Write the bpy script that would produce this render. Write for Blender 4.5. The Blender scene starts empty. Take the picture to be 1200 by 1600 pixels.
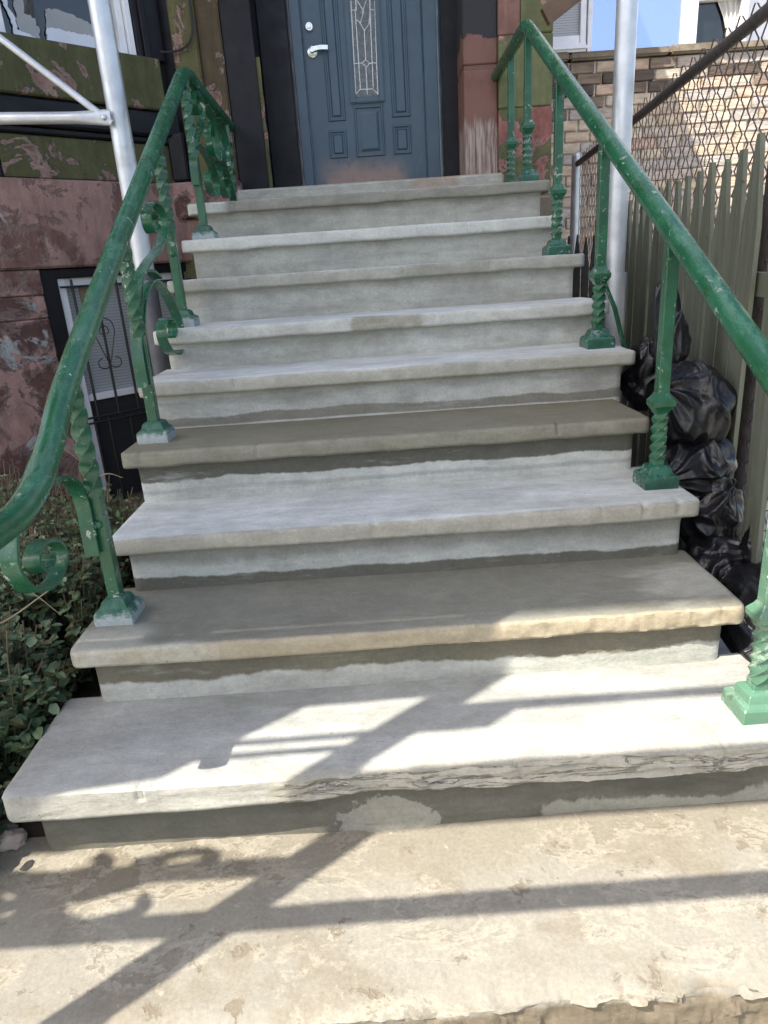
import bpy, bmesh, math, random
from mathutils import Vector, Matrix, noise as mnoise
R = random.Random(7)
sc = bpy.context.scene
COL = sc.collection

# ---------------------------------------------------------------- camera
cam_d = bpy.data.cameras.new('camera')
cam = bpy.data.objects.new('camera', cam_d)
COL.objects.link(cam)
cam_d.sensor_fit = 'VERTICAL'
cam_d.sensor_height = 36.0
cam_d.lens = 1071.78 / 1600 * 36
cam_d.clip_start = 0.02
cam_d.clip_end = 2000
cR = Vector((0.99767379, -0.02484083, -0.06348177))
cU = Vector((0.06813339, 0.33329786, 0.94035652))
cF = Vector((0.0022009, 0.94249428, -0.33421503))
m = Matrix((cR, cU, -cF)).transposed().to_4x4()
m.translation = Vector((-0.0466, -1.2668, 1.0706))
cam.matrix_world = m
sc.camera = cam

# ---------------------------------------------------------------- light
SUN_EL = math.radians(56)
SUN_H = Vector((0.78, 0.625, 0)).normalized()          # direction the light travels, on plan
w = bpy.data.worlds.new('World')
sc.world = w
w.use_nodes = True
wn = w.node_tree
bg = wn.nodes['Background']
sky = wn.nodes.new('ShaderNodeTexSky')
sky.sky_type = 'NISHITA'
sky.sun_disc = False
sky.sun_elevation = SUN_EL
sky.sun_rotation = math.atan2(-SUN_H.x, -SUN_H.y)
sky.air_density = 1.0
sky.dust_density = 3.2
sky.ozone_density = 0.3
wn.links.new(sky.outputs[0], bg.inputs[0])
bg.inputs[1].default_value = 0.15
sl = bpy.data.lights.new('sun', 'SUN')
sl.energy = 4.2
sl.angle = math.radians(0.45)
sl.color = (1.0, 0.945, 0.85)
sun = bpy.data.objects.new('sun', sl)
COL.objects.link(sun)
sd = SUN_H * math.cos(SUN_EL) + Vector((0, 0, -math.sin(SUN_EL)))
sun.rotation_euler = sd.to_track_quat('-Z', 'Y').to_euler()
sun.location = (-6, -6, 9)
vs = sc.view_settings
vs.view_transform = 'Standard'
vs.look = 'None'
vs.exposure = 1.5
vs.gamma = 1.0
vs.use_curve_mapping = False

# ---------------------------------------------------------------- helpers
WO = {}


def tag(o, label=None, cat=None, group=None, kind=None):
    if label: o['label'] = label
    if cat: o['category'] = cat
    if group: o['group'] = group
    if kind: o['kind'] = kind
    return o


def thing(name, loc, label, cat, group=None):
    o = bpy.data.objects.new(name, None)
    COL.objects.link(o)
    o.location = loc
    o.empty_display_size = 0.1
    WO[o] = Vector(loc)
    return tag(o, label, cat, group)


def place(name, me, origin, parent=None):
    o = bpy.data.objects.new(name, me)
    COL.objects.link(o)
    WO[o] = Vector(origin)
    if parent is not None:
        o.parent = parent
        o.location = WO[o] - WO[parent]
    else:
        o.location = WO[o]
    return o


def mk(name, verts, faces, mat, parent=None, origin=None, smooth=35):
    vs_ = [Vector(v) for v in verts]
    if origin is None:
        lo = Vector([min(v[i] for v in vs_) for i in range(3)])
        hi = Vector([max(v[i] for v in vs_) for i in range(3)])
        origin = (lo + hi) / 2
    origin = Vector(origin)
    me = bpy.data.meshes.new(name)
    me.from_pydata([v - origin for v in vs_], [], faces)
    me.materials.append(mat)
    me.update()
    if smooth:
        me.polygons.foreach_set('use_smooth', [True] * len(me.polygons))
        me.set_sharp_from_angle(angle=math.radians(smooth))
    return place(name, me, origin, parent)


def box_vf(x0, x1, y0, y1, z0, z1, bevel=0.0, seg=1):
    bm = bmesh.new()
    bmesh.ops.create_cube(bm, size=1)
    for v in bm.verts:
        v.co = Vector(((x0 + x1) / 2 + v.co.x * (x1 - x0), (y0 + y1) / 2 + v.co.y * (y1 - y0), (z0 + z1) / 2 + v.co.z * (z1 - z0)))
    if bevel > 0:
        bmesh.ops.bevel(bm, geom=bm.edges[:], offset=bevel, segments=seg, affect='EDGES', clamp_overlap=True)
    bm.verts.index_update()
    v = [x.co.copy() for x in bm.verts]
    f = [[x.index for x in fc.verts] for fc in bm.faces]
    bm.free()
    return v, f


def box(name, x0, x1, y0, y1, z0, z1, mat, parent=None, bevel=0.003, seg=1, xf=None):
    v, f = box_vf(x0, x1, y0, y1, z0, z1, bevel, seg)
    if xf: v = [xf(p) for p in v]
    return mk(name, v, f, mat, parent)


S2 = math.sqrt(0.5)


def facet(p):
    """bay-window facet space (u to the left along the face, outward distance d, z) -> world"""
    u, d, z = p
    return Vector((-1.2 - S2 * u + S2 * d, 3.55 - S2 * u - S2 * d, z))


def fbox(name, u0, u1, d0, d1, z0, z1, mat, parent, bevel=0.003):
    v, f = box_vf(u0, u1, d0, d1, z0, z1, bevel)
    f = [list(reversed(x)) for x in f]
    return mk(name, [facet(p) for p in v], f, mat, parent)


def spline(pts, n=6):
    P = [Vector(p) for p in pts]
    P = [P[0] * 2 - P[1]] + P + [P[-1] * 2 - P[-2]]
    out = []
    for i in range(1, len(P) - 2):
        a, b, c, d = P[i - 1], P[i], P[i + 1], P[i + 2]
        for k in range(n):
            t = k / n
            out.append(0.5 * ((2 * b) + (c - a) * t + (2 * a - 5 * b + 4 * c - d) * t * t + (3 * b - a - 3 * c + d) * t ** 3))
    out.append(P[-2])
    return out


def circ(r, n=12):
    return [(r * math.cos(2 * math.pi * k / n), r * math.sin(2 * math.pi * k / n)) for k in range(n)]


def sweep_vf(pts, prof, side=(1, 0, 0), scale=None):
    pts = [Vector(p) for p in pts]
    side = Vector(side).normalized()
    v, f = [], []
    n = len(prof)
    for i, p in enumerate(pts):
        t = (pts[min(i + 1, len(pts) - 1)] - pts[max(i - 1, 0)]).normalized()
        nr = t.cross(side)
        if nr.length < 1e-4: nr = t.orthogonal()
        nr.normalize()
        sd_ = nr.cross(t).normalized()
        s = scale(i / (len(pts) - 1)) if scale else 1
        for a, b in prof: v.append(p + sd_ * a * s + nr * b * s)
    for i in range(len(pts) - 1):
        for k in range(n):
            k2 = (k + 1) % n
            f.append([i * n + k, i * n + k2, (i + 1) * n + k2, (i + 1) * n + k])
    f.append(list(range(n))[::-1])
    f.append([(len(pts) - 1) * n + k for k in range(n)])
    return v, f


def sweep(name, pts, prof, mat, parent=None, side=(1, 0, 0), scale=None, origin=None):
    v, f = sweep_vf(pts, prof, side, scale)
    return mk(name, v, f, mat, parent, origin, smooth=40)


def join_vf(parts):
    V, F = [], []
    for v, f in parts:
        o = len(V)
        V += list(v)
        F += [[i + o for i in x] for x in f]
    return V, F


def fbm(x, y, z, s, oc=4):
    return mnoise.fractal(Vector((x * s, y * s, z * s)), 1.0, 2.0, oc)


# ---------------------------------------------------------------- materials
class Mt:
    def __init__(self, name, rough=0.6, metal=0.0, spec=0.5):
        self.m = bpy.data.materials.new(name)
        self.m.use_nodes = True
        self.nt = self.m.node_tree
        self.b = self.nt.nodes['Principled BSDF']
        self.b.inputs['Roughness'].default_value = rough
        self.b.inputs['Metallic'].default_value = metal
        self.b.inputs['Specular IOR Level'].default_value = spec
        self._pos = None
        self._obj = None
        self.h = None

    def put(self, sock, v):
        if isinstance(v, bpy.types.NodeSocket):
            self.nt.links.new(v, sock)
        else:
            if sock.type == 'RGBA' and len(v) == 3: v = (*v, 1)
            sock.default_value = v

    @property
    def pos(self):
        if not self._pos: self._pos = self.nt.nodes.new('ShaderNodeNewGeometry').outputs['Position']
        return self._pos

    @property
    def obj(self):
        if not self._obj: self._obj = self.nt.nodes.new('ShaderNodeTexCoord').outputs['Object']
        return self._obj

    def vmul(self, v, s):
        n = self.nt.nodes.new('ShaderNodeVectorMath')
        n.operation = 'MULTIPLY'
        self.put(n.inputs[0], v)
        n.inputs[1].default_value = s
        return n.outputs[0]

    def vadd(self, v, s):
        n = self.nt.nodes.new('ShaderNodeVectorMath')
        n.operation = 'ADD'
        self.put(n.inputs[0], v)
        self.put(n.inputs[1], s)
        return n.outputs[0]

    def noise(self, scale, detail=4, rough=0.55, dist=0.0, vec=None, stretch=None):
        n = self.nt.nodes.new('ShaderNodeTexNoise')
        v = vec or self.pos
        if stretch: v = self.vmul(v, stretch)
        self.put(n.inputs['Vector'], v)
        n.inputs['Scale'].default_value = scale
        n.inputs['Detail'].default_value = detail
        n.inputs['Roughness'].default_value = rough
        n.inputs['Distortion'].default_value = dist
        return n.outputs['Fac']

    def vor(self, scale, vec=None, feature='F1', stretch=None):
        n = self.nt.nodes.new('ShaderNodeTexVoronoi')
        n.feature = feature
        v = vec or self.pos
        if stretch: v = self.vmul(v, stretch)
        self.put(n.inputs['Vector'], v)
        n.inputs['Scale'].default_value = scale
        return n.outputs['Distance']

    def ramp(self, fac, stops):
        n = self.nt.nodes.new('ShaderNodeValToRGB')
        el = n.color_ramp.elements
        while len(el) < len(stops): el.new(0.5)
        for e, (p, c) in zip(el, stops):
            e.position = p
            e.color = (c, c, c, 1) if isinstance(c, (int, float)) else (*c, 1)
        self.put(n.inputs[0], fac)
        return n.outputs[0]

    def mix(self, fac, a, b, blend='MIX'):
        n = self.nt.nodes.new('ShaderNodeMix')
        n.data_type = 'RGBA'
        n.blend_type = blend
        self.put(n.inputs[0], fac)
        self.put(n.inputs[6], a)
        self.put(n.inputs[7], b)
        return n.outputs[2]

    def math(self, op, a, b=0.0, clamp=False):
        n = self.nt.nodes.new('ShaderNodeMath')
        n.operation = op
        n.use_clamp = clamp
        self.put(n.inputs[0], a)
        self.put(n.inputs[1], b)
        return n.outputs[0]

    def sep(self, v):
        n = self.nt.nodes.new('ShaderNodeSeparateXYZ')
        self.put(n.inputs[0], v)
        return n.outputs

    def step(self, v, a, b):
        """smooth 0..1 as v goes a..b (a may be > b)"""
        n = self.nt.nodes.new('ShaderNodeMapRange')
        n.interpolation_type = 'SMOOTHSTEP'
        self.put(n.inputs[0], v)
        n.inputs[1].default_value = a
        n.inputs[2].default_value = b
        return n.outputs[0]

    def bump(self, h, strength=0.5, dist=0.01):
        n = self.nt.nodes.new('ShaderNodeBump')
        n.inputs['Strength'].default_value = strength
        n.inputs['Distance'].default_value = dist
        self.put(n.inputs['Height'], h)
        if self.h: self.nt.links.new(self.h, n.inputs['Normal'])
        self.h = n.outputs[0]
        self.nt.links.new(self.h, self.b.inputs['Normal'])

    def color(self, c):
        self.put(self.b.inputs['Base Color'], c)

    def rough(self, r):
        self.put(self.b.inputs['Roughness'], r)


def lerp3(a, b, t): return tuple(a[i] + (b[i] - a[i]) * t for i in range(3))


def boxmask(M, xyz, rng, soft, wob):
    """product of soft ranges; rng = {axis: (lo, hi)}"""
    out = None
    for ax, (lo, hi) in rng.items():
        c = M.math('ADD', xyz[ax], wob)
        if lo is not None:
            s = M.step(c, lo - soft, lo + soft)
            out = s if out is None else M.math('MULTIPLY', out, s)
        if hi is not None:
            s = M.step(c, hi + soft, hi - soft)
            out = s if out is None else M.math('MULTIPLY', out, s)
    return out


def concrete(name, base, base2, front=None, patches=(), grain=0.35, rough=0.85, seed=0.0, cracks=None):
    """hand-trowelled cement. object space: y inward from the nosing, z up. patches: (rng, colour, soft, wobble, strength)"""
    M = Mt(name, rough, spec=0.3)
    o = M.vadd(M.obj, (seed, seed * 0.7, 0))
    xyz = M.sep(M.obj)
    big = M.noise(2.2, 6, 0.62, 0.3, vec=o, stretch=(1, 3.5, 4.5))
    c = M.mix(M.step(big, 0.38, 0.64), base, lerp3(base2, (0, 0, 0), 0.10))
    smear = M.noise(1.3, 6, 0.6, 0.5, vec=M.vadd(o, (3, 1, 2)), stretch=(1, 5, 9))
    c = M.mix(M.math('MULTIPLY', M.step(smear, 0.52, 0.66), 0.45), c, lerp3(base2, (0.15, 0.14, 0.11), 0.5))
    if front:
        wob = M.math('MULTIPLY', M.math('SUBTRACT', M.noise(7, 3, vec=o), 0.5), 0.02)
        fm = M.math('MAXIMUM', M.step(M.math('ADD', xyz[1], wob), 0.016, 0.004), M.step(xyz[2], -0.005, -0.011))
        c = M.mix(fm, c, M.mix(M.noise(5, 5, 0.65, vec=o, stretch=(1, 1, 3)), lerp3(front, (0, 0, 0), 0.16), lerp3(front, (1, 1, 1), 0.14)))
    for rng, col, soft, wa, st in patches:
        wn_ = M.math('MULTIPLY', M.math('SUBTRACT', M.noise(3.2, 6, 0.66, vec=o, stretch=(1, 2.5, 0.6)), 0.5), wa * 1.35)
        k = boxmask(M, xyz, rng, soft, wn_)
        k = M.math('MULTIPLY', k, M.math('MULTIPLY', M.step(M.noise(5, 5, 0.7, vec=o, stretch=(0.6, 3, 4)), 0.16, 0.46), st))
        c = M.mix(k, c, col)
    if cracks:
        cn_ = M.noise(7, 5, 0.6, 0.4, vec=o, stretch=(0.7, 1.5, 7.0))
        ck = M.step(M.math('ABSOLUTE', M.math('SUBTRACT', cn_, 0.5)), 0.016, 0.004)
        ck = M.math('MULTIPLY', ck, boxmask(M, xyz, cracks, 0.004, 0.0))
        c = M.mix(M.math('MULTIPLY', ck, 0.55), c, (0.10, 0.085, 0.065))
        M.bump(M.math('SUBTRACT', 1.0, ck), 0.8, 0.006)
    fine = M.noise(95, 4, 0.7, vec=o)
    c = M.mix(1.0, c, M.ramp(fine, [(0.25, 0.86), (0.75, 1.10)]), 'MULTIPLY')
    grit = M.noise(210, 2, 0.6, vec=o)
    c = M.mix(1.0, c, M.ramp(grit, [(0.28, 0.93), (0.72, 1.05)]), 'MULTIPLY')
    mid = M.noise(17, 6, 0.7, vec=o, stretch=(1, 1.6, 1.6))
    c = M.mix(1.0, c, M.ramp(mid, [(0.3, 0.84), (0.7, 1.09)]), 'MULTIPLY')
    streak = M.noise(9, 4, 0.6, vec=o, stretch=(1, 0.6, 0.15))
    c = M.mix(0.5, c, M.ramp(streak, [(0.3, 0.82), (0.62, 1.08)]), 'MULTIPLY')
    spots = M.math('MULTIPLY', M.step(M.noise(60, 2, 0.5, vec=o), 0.68, 0.73), M.step(M.noise(4, 3, vec=o), 0.48, 0.62))
    M.bump(M.math('SUBTRACT', 1.0, spots), 0.6, 0.003)
    c = M.mix(M.math('MULTIPLY', spots, 0.55), c, lerp3(base2, (0.12, 0.11, 0.10), 0.55))
    c = M.mix(1.0, c, (0.99, 1.0, 0.93), 'MULTIPLY')
    M.color(c)
    M.rough(M.ramp(big, [(0.3, max(0.2, rough - 0.12)), (0.7, rough)]))
    M.bump(M.noise(14, 6, 0.65, vec=o, stretch=(1, 2, 2)), 0.42, 0.007)
    M.bump(M.noise(30, 3, 0.5, 0.8, vec=o, stretch=(0.25, 1, 1.3)), 0.22, 0.004)
    M.bump(fine, grain, 0.0022)
    return M.m


def peeling(name, paint, stone, stone_dark, thr=0.5, scale=3.0, patch=None, rough=0.75, grey=None, gthr=0.7):
    """old paint over brownstone: paint sheet with flakes lost down to the stone"""
    M = Mt(name, rough, spec=0.35)
    n1 = M.noise(scale, 12, 0.70, 0.5)
    st = M.mix(M.step(M.noise(6, 6, 0.68), 0.40, 0.62), stone, stone_dark)
    st = M.mix(1.0, st, M.ramp(M.noise(40, 4, 0.7), [(0.2, 0.7), (0.8, 1.2)]), 'MULTIPLY')
    k = M.step(n1, thr - 0.012, thr + 0.012)
    pc = M.mix(1.0, paint, M.ramp(M.noise(9, 5, 0.65), [(0.25, 0.72), (0.75, 1.2)]), 'MULTIPLY')
    ring = M.step(n1, thr - 0.040, thr - 0.030)
    st = M.mix(M.math('MULTIPLY', ring, 0.55), st, lerp3(stone, (0.42, 0.38, 0.34), 0.45))
    c = M.mix(k, st, pc)
    c = M.mix(M.math('MULTIPLY', M.step(M.noise(90, 3, 0.6), 0.62, 0.72), 0.35), c, lerp3(stone_dark, (0, 0, 0), 0.3))
    if grey:
        g = M.step(M.noise(scale * 0.8, 5, 0.6, 1.2, vec=M.vadd(M.pos, (3.1, 7.7, 1.3))), gthr, gthr + 0.02)
        c = M.mix(g, c, grey)
        M.bump(g, 0.5, 0.004)
    c = M.mix(1.0, c, M.ramp(M.noise(7, 6, 0.68, stretch=(2.2, 2.2, 0.35)), [(0.28, 0.62), (0.68, 1.10)]), 'MULTIPLY')
    M.color(c)
    M.bump(k, 0.9, 0.005)
    M.bump(ring, 0.5, 0.003)
    M.bump(M.noise(30, 7, 0.72), 0.75, 0.010)
    M.rough(M.ramp(k, [(0, 0.92), (1, rough)]))
    return M.m


def simple(name, col, rough=0.6, var=0.2, scale=12, bump=0.25, bscale=50, metal=0.0, spec=0.5, dust=None):
    M = Mt(name, rough, metal, spec)
    c = M.mix(1.0, col, M.ramp(M.noise(scale, 6, 0.65), [(0.25, 1 - var), (0.75, 1 + var)]), 'MULTIPLY')
    if dust:
        c = M.mix(M.math('MULTIPLY', M.step(M.noise(scale * 0.7, 6, 0.7, 0.6), 0.52, 0.72), dust[1]), c, dust[0])
    M.color(c)
    if bump: M.bump(M.noise(bscale, 5, 0.65), bump, 0.004)
    M.rough(M.ramp(M.noise(scale * 1.7, 4), [(0.3, max(0.03, rough - 0.1)), (0.7, min(1, rough + 0.1))]))
    return M.m


def green_paint(name, base, wear=0.62, wearcol=(0.42, 0.45, 0.42)):
    M = Mt(name, 0.34, spec=0.5)
    c = M.mix(M.step(M.noise(9, 5, 0.65), 0.35, 0.7), base, lerp3(base, (0.04, 0.20, 0.11), 0.30))
    up = M.sep(M.nt.nodes.new('ShaderNodeNewGeometry').outputs['Normal'])[2]
    dust = M.math('MULTIPLY', M.step(up, -0.1, 1.0), M.step(M.noise(15, 8, 0.76, stretch=(2.0, 0.6, 0.6)), 0.46, 0.70))
    c = M.mix(M.math('MULTIPLY', dust, 0.24), c, (0.26, 0.38, 0.32))
    k = M.step(M.noise(30, 5, 0.72, 0.5), wear, wear + 0.05)
    k = M.math('MULTIPLY', k, M.step(M.noise(5, 4, 0.6, vec=M.vadd(M.pos, (7, 1, 4))), 0.40, 0.60))
    c = M.mix(M.math('MULTIPLY', k, 0.8), c, wearcol)
    k2 = M.math('MULTIPLY', M.step(M.noise(55, 4, 0.65), 0.66, 0.70), M.step(M.noise(6, 3), 0.50, 0.62))
    dirt = M.step(M.noise(20, 6, 0.72, vec=M.vadd(M.pos, (3, 3, 3))), 0.60, 0.72)
    c = M.mix(M.math('MULTIPLY', dirt, 0.45), c, (0.030, 0.035, 0.022))
    c = M.mix(M.math('MULTIPLY', k2, 0.75), c, (0.62, 0.64, 0.60))
    M.color(c)
    M.rough(M.ramp(M.math('MAXIMUM', dust, k), [(0.0, 0.22), (1.0, 0.6)]))
    M.bump(M.noise(55, 5, 0.65), 0.35, 0.004)
    M.bump(k, 0.4, 0.002)
    return M.m


GREEN = green_paint('green_paint', (0.009, 0.074, 0.030), 0.62)
GREEN_P = green_paint('green_paint_post', (0.010, 0.064, 0.030), 0.59)
CHALK = green_paint('green_paint_chalky', (0.075, 0.145, 0.095), 0.50, (0.26, 0.33, 0.25))
SHOE = green_paint('green_paint_worn', (0.05, 0.105, 0.08), 0.47, (0.36, 0.40, 0.39))


def m_shoe():
    M = Mt('cement_smeared_shoe', 0.6, spec=0.3)
    z = M.sep(M.obj)[2]
    g = M.mix(M.step(M.noise(30, 5, 0.7), 0.35, 0.7), (0.014, 0.07, 0.042), (0.06, 0.13, 0.095))
    k = M.step(M.math('ADD', z, M.math('MULTIPLY', M.math('SUBTRACT', M.noise(38, 5, 0.7), 0.5), 0.07)), 0.010, -0.012)
    c = M.mix(M.math('MULTIPLY', k, 0.85), g, M.mix(M.noise(60, 4, 0.7), (0.22, 0.26, 0.25), (0.50, 0.52, 0.52)))
    M.color(c)
    M.bump(M.noise(60, 5, 0.7), 0.6, 0.004)
    return M.m


SHOE = m_shoe()
SHOE_R = green_paint('green_paint_scuffed', (0.011, 0.052, 0.033), 0.57, (0.22, 0.28, 0.25))
OLIVE = peeling('olive_paint_peeling', (0.085, 0.086, 0.034), (0.29, 0.175, 0.145), (0.16, 0.088, 0.070), 0.45, 3.8)
OLIVE2 = peeling('olive_paint_worn', (0.115, 0.105, 0.042), (0.30, 0.17, 0.13), (0.14, 0.07, 0.055), 0.43, 3.4)
PINK = peeling('pink_stone', (0.335, 0.20, 0.172), (0.21, 0.112, 0.094), (0.14, 0.072, 0.060), 0.48, 5.0, grey=(0.42, 0.42, 0.40), gthr=0.655)
PINK2 = peeling('pink_stone_flaked', (0.36, 0.215, 0.187), (0.145, 0.075, 0.064), (0.105, 0.055, 0.048), 0.52, 4.2, grey=(0.34, 0.34, 0.33), gthr=0.60)
BROWN = peeling('brown_stone', (0.20, 0.105, 0.084), (0.27, 0.15, 0.12), (0.12, 0.06, 0.048), 0.40, 4.5)
PILR = peeling('green_pilaster', (0.13, 0.14, 0.062), (0.36, 0.18, 0.15), (0.20, 0.085, 0.068), 0.47, 2.4)
BLACK = simple('black_paint', (0.0055, 0.0055, 0.0075), 0.55, 0.35, 6, 0.3, 24, spec=0.3, dust=((0.016, 0.016, 0.019), 0.6))
BLACKM = simple('black_iron', (0.010, 0.010, 0.011), 0.45, 0.2, 30, 0.3, 80)
DARK = simple('dark_interior', (0.006, 0.006, 0.007), 0.9, 0.2, 4, 0)
WHITE = simple('white_vinyl', (0.72, 0.72, 0.73), 0.4, 0.08, 9, 0.05, 30, dust=((0.45, 0.43, 0.40), 0.3))
STEEL = simple('galvanised_steel', (0.50, 0.52, 0.54), 0.40, 0.22, 7, 0.25, 45, metal=0.55, dust=((0.30, 0.29, 0.28), 0.5))
RUST = simple('dark_rusty_pipe', (0.050, 0.042, 0.038), 0.65, 0.4, 25, 0.4, 60, dust=((0.10, 0.055, 0.035), 0.6))
WIRE = simple('rusty_wire', (0.075, 0.052, 0.048), 0.6, 0.4, 30, 0, metal=0.2)
CHROME = simple('satin_nickel', (0.60, 0.60, 0.58), 0.25, 0.06, 30, 0, metal=0.9)
LEAD = simple('lead_came', (0.62, 0.61, 0.57), 0.35, 0.1, 30, 0, metal=0.6)


def m_picket():
    M = Mt('grey_green_paint', 0.8, spec=0.25)
    gr = M.noise(26, 6, 0.68, stretch=(1.6, 1.6, 0.10))
    c = M.mix(1.0, (0.130, 0.138, 0.103), M.ramp(gr, [(0.25, 0.62), (0.75, 1.25)]), 'MULTIPLY')
    c = M.mix(M.math('MULTIPLY', M.step(M.noise(5, 6, 0.7, stretch=(1, 1, 0.4)), 0.50, 0.72), 0.6), c, (0.075, 0.078, 0.058))
    c = M.mix(M.math('MULTIPLY', M.step(M.noise(34, 4, 0.6), 0.68, 0.73), 0.8), c, (0.035, 0.032, 0.026))
    M.color(c)
    M.bump(gr, 0.7, 0.006)
    return M.m


PICKET = m_picket()
PICKETD = simple('dark_picket_paint', (0.020, 0.020, 0.017), 0.8, 0.3, 8, 0.3, 30)
WOOD = simple('brown_board', (0.10, 0.060, 0.038), 0.7, 0.3, 12, 0.3, 40)
PAPER = simple('torn_white_paper', (0.60, 0.62, 0.66), 0.8, 0.07, 7, 0.15, 20)
PAPERG = simple('torn_grey_paper', (0.30, 0.31, 0.31), 0.8, 0.1, 7, 0.15, 20)
CLOTH = simple('curtain', (0.55, 0.53, 0.50), 0.9, 0.1, 12, 0.2, 30)
SOIL = simple('soil', (0.055, 0.042, 0.030), 0.95, 0.45, 18, 0.8, 30)
STONE_S = simple('loose_stone', (0.30, 0.24, 0.19), 0.9, 0.3, 20, 0.6, 30)


def m_door():
    M = Mt('blue_door_paint', 0.42)
    z = M.sep(M.pos)[2]
    c = M.mix(1.0, (0.040, 0.072, 0.100), M.ramp(M.noise(7, 5), [(0.25, 0.86), (0.75, 1.14)]), 'MULTIPLY')
    wob = M.math('MULTIPLY', M.math('SUBTRACT', M.noise(4.5, 6, 0.65), 0.5), 0.22)
    k = M.step(M.math('ADD', z, wob), 1.84, 1.66)
    x = M.sep(M.pos)[0]
    k = M.math('MULTIPLY', k, M.math('MULTIPLY', M.step(x, -0.36, -0.22), M.step(x, 0.34, 0.18)))
    k = M.math('MULTIPLY', k, M.step(M.noise(16, 6, 0.7), 0.2, 0.55))
    c = M.mix(M.math('MULTIPLY', k, 0.95), c, (0.24, 0.16, 0.125))
    c = M.mix(M.math('MULTIPLY', M.step(M.noise(12, 7, 0.75, stretch=(1, 1, 0.4)), 0.56, 0.75), 0.35), c, (0.13, 0.135, 0.13))
    M.color(c)
    M.bump(M.noise(90, 3, stretch=(1, 1, 0.12)), 0.15, 0.002)
    return M.m


DOOR = m_door()


def m_glass(name, tint, rough=0.05, mixf=None):
    M = Mt(name, rough, spec=0.8)
    M.color(M.mix(1.0, tint, M.ramp(M.noise(14, 4), [(0.3, 0.6), (0.7, 1.4)]), 'MULTIPLY'))
    M.bump(M.noise(9, 3), 0.06, 0.01)
    return M.m


GLASS_D = m_glass('dark_window_glass', (0.010, 0.011, 0.012), 0.06)
M = Mt('leaded_glass', 0.12, spec=0.8)
M.color(M.mix(M.step(M.noise(28, 3, 0.6, 1.5), 0.45, 0.62), (0.006, 0.007, 0.007), (0.05, 0.056, 0.052)))
M.bump(M.noise(70, 2), 0.5, 0.004)
GLASS_L = M.m
M = Mt('sky_mirror_glass', 0.04, metal=0.85)
M.color((0.36, 0.43, 0.60))
M.bump(M.noise(5, 2), 0.05, 0.01)
GLASS_B = M.m
M = Mt('white_slat_blind', 0.6)
zz = M.math('FRACT', M.math('MULTIPLY', M.sep(M.pos)[2], 55.0))
M.color(M.mix(M.step(zz, 0.0, 0.35), (0.17, 0.18, 0.19), (0.40, 0.42, 0.44)))
M.bump(zz, 0.5, 0.006)
BLIND = M.m
M = Mt('dark_slat_blind', 0.5)
zz = M.math('FRACT', M.math('MULTIPLY', M.sep(M.pos)[2], 55.0))
M.color(M.mix(M.step(zz, 0.0, 0.35), (0.010, 0.011, 0.014), (0.028, 0.030, 0.035)))
M.bump(zz, 0.5, 0.006)
BLIND_D = M.m


def m_plastic():
    M = Mt('black_bag_plastic', 0.33, spec=0.45)
    M.color(M.mix(M.step(M.noise(5, 6, 0.7, 0.8), 0.60, 0.80), (0.0065, 0.0065, 0.008), (0.05, 0.05, 0.05)))
    r = M.noise(6, 3, 0.5, 1.2, stretch=(1.0, 1.0, 0.6))
    M.bump(M.math('ABSOLUTE', M.math('SUBTRACT', r, 0.5)), 0.4, 0.03)
    r2 = M.noise(15, 4, 0.55, 1.0, stretch=(1, 1, 0.7))
    M.bump(M.math('ABSOLUTE', M.math('SUBTRACT', r2, 0.5)), 0.45, 0.016)
    return M.m


BAG = m_plastic()

BRICK_COLS = [(0.58, 0.45, 0.33), (0.62, 0.49, 0.35), (0.55, 0.42, 0.32), (0.63, 0.52, 0.39), (0.52, 0.43, 0.36), (0.47, 0.41, 0.36), (0.60, 0.43, 0.32), (0.59, 0.49, 0.38)]


def m_brick(i, c):
    M = Mt('face_brick_%d' % i, 0.85, spec=0.25)
    n = M.noise(16, 5, 0.65, stretch=(0.5, 1, 1.6))
    M.color(M.mix(1.0, c, M.ramp(n, [(0.25, 0.55), (0.75, 1.25)]), 'MULTIPLY'))
    M.bump(M.noise(22, 6, 0.7, stretch=(0.35, 1, 1.6)), 0.8, 0.03)
    return M.m


BRICKS = [m_brick(i, c) for i, c in enumerate(BRICK_COLS)]
SOOT = [m_brick(20 + i, c) for i, c in enumerate([(0.12, 0.09, 0.072), (0.19, 0.14, 0.105), (0.27, 0.20, 0.15)])]
MORTAR = simple('white_mortar', (0.72, 0.68, 0.62), 0.9, 0.15, 14, 0.5, 40)
COPING = simple('mossy_coping', (0.17, 0.135, 0.095), 0.9, 0.4, 9, 0.8, 25, dust=((0.30, 0.27, 0.22), 0.7))


def m_leaf(name, a, b):
    M = Mt(name, 0.45, spec=0.4)
    M.color(M.mix(M.step(M.noise(17, 2), 0.35, 0.68), a, b))
    return M.m


LEAVES = [m_leaf('leaf_green', (0.060, 0.100, 0.042), (0.140, 0.190, 0.095)), m_leaf('leaf_dark', (0.036, 0.066, 0.030), (0.078, 0.120, 0.058)),
          m_leaf('leaf_olive', (0.055, 0.062, 0.020), (0.125, 0.115, 0.045))]
TWIG = simple('dry_twig', (0.21, 0.17, 0.105), 0.8, 0.3, 20, 0.2, 60)
STEM = simple('green_brown_stem', (0.075, 0.06, 0.03), 0.8, 0.3, 20, 0.2, 60)

# ---------------------------------------------------------------- ground
PAVE = concrete('sidewalk_concrete', (0.40, 0.38, 0.33), (0.34, 0.32, 0.28))
ROADM = simple('street_asphalt', (0.055, 0.055, 0.058), 0.9, 0.25, 3, 0.5, 60)


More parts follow.
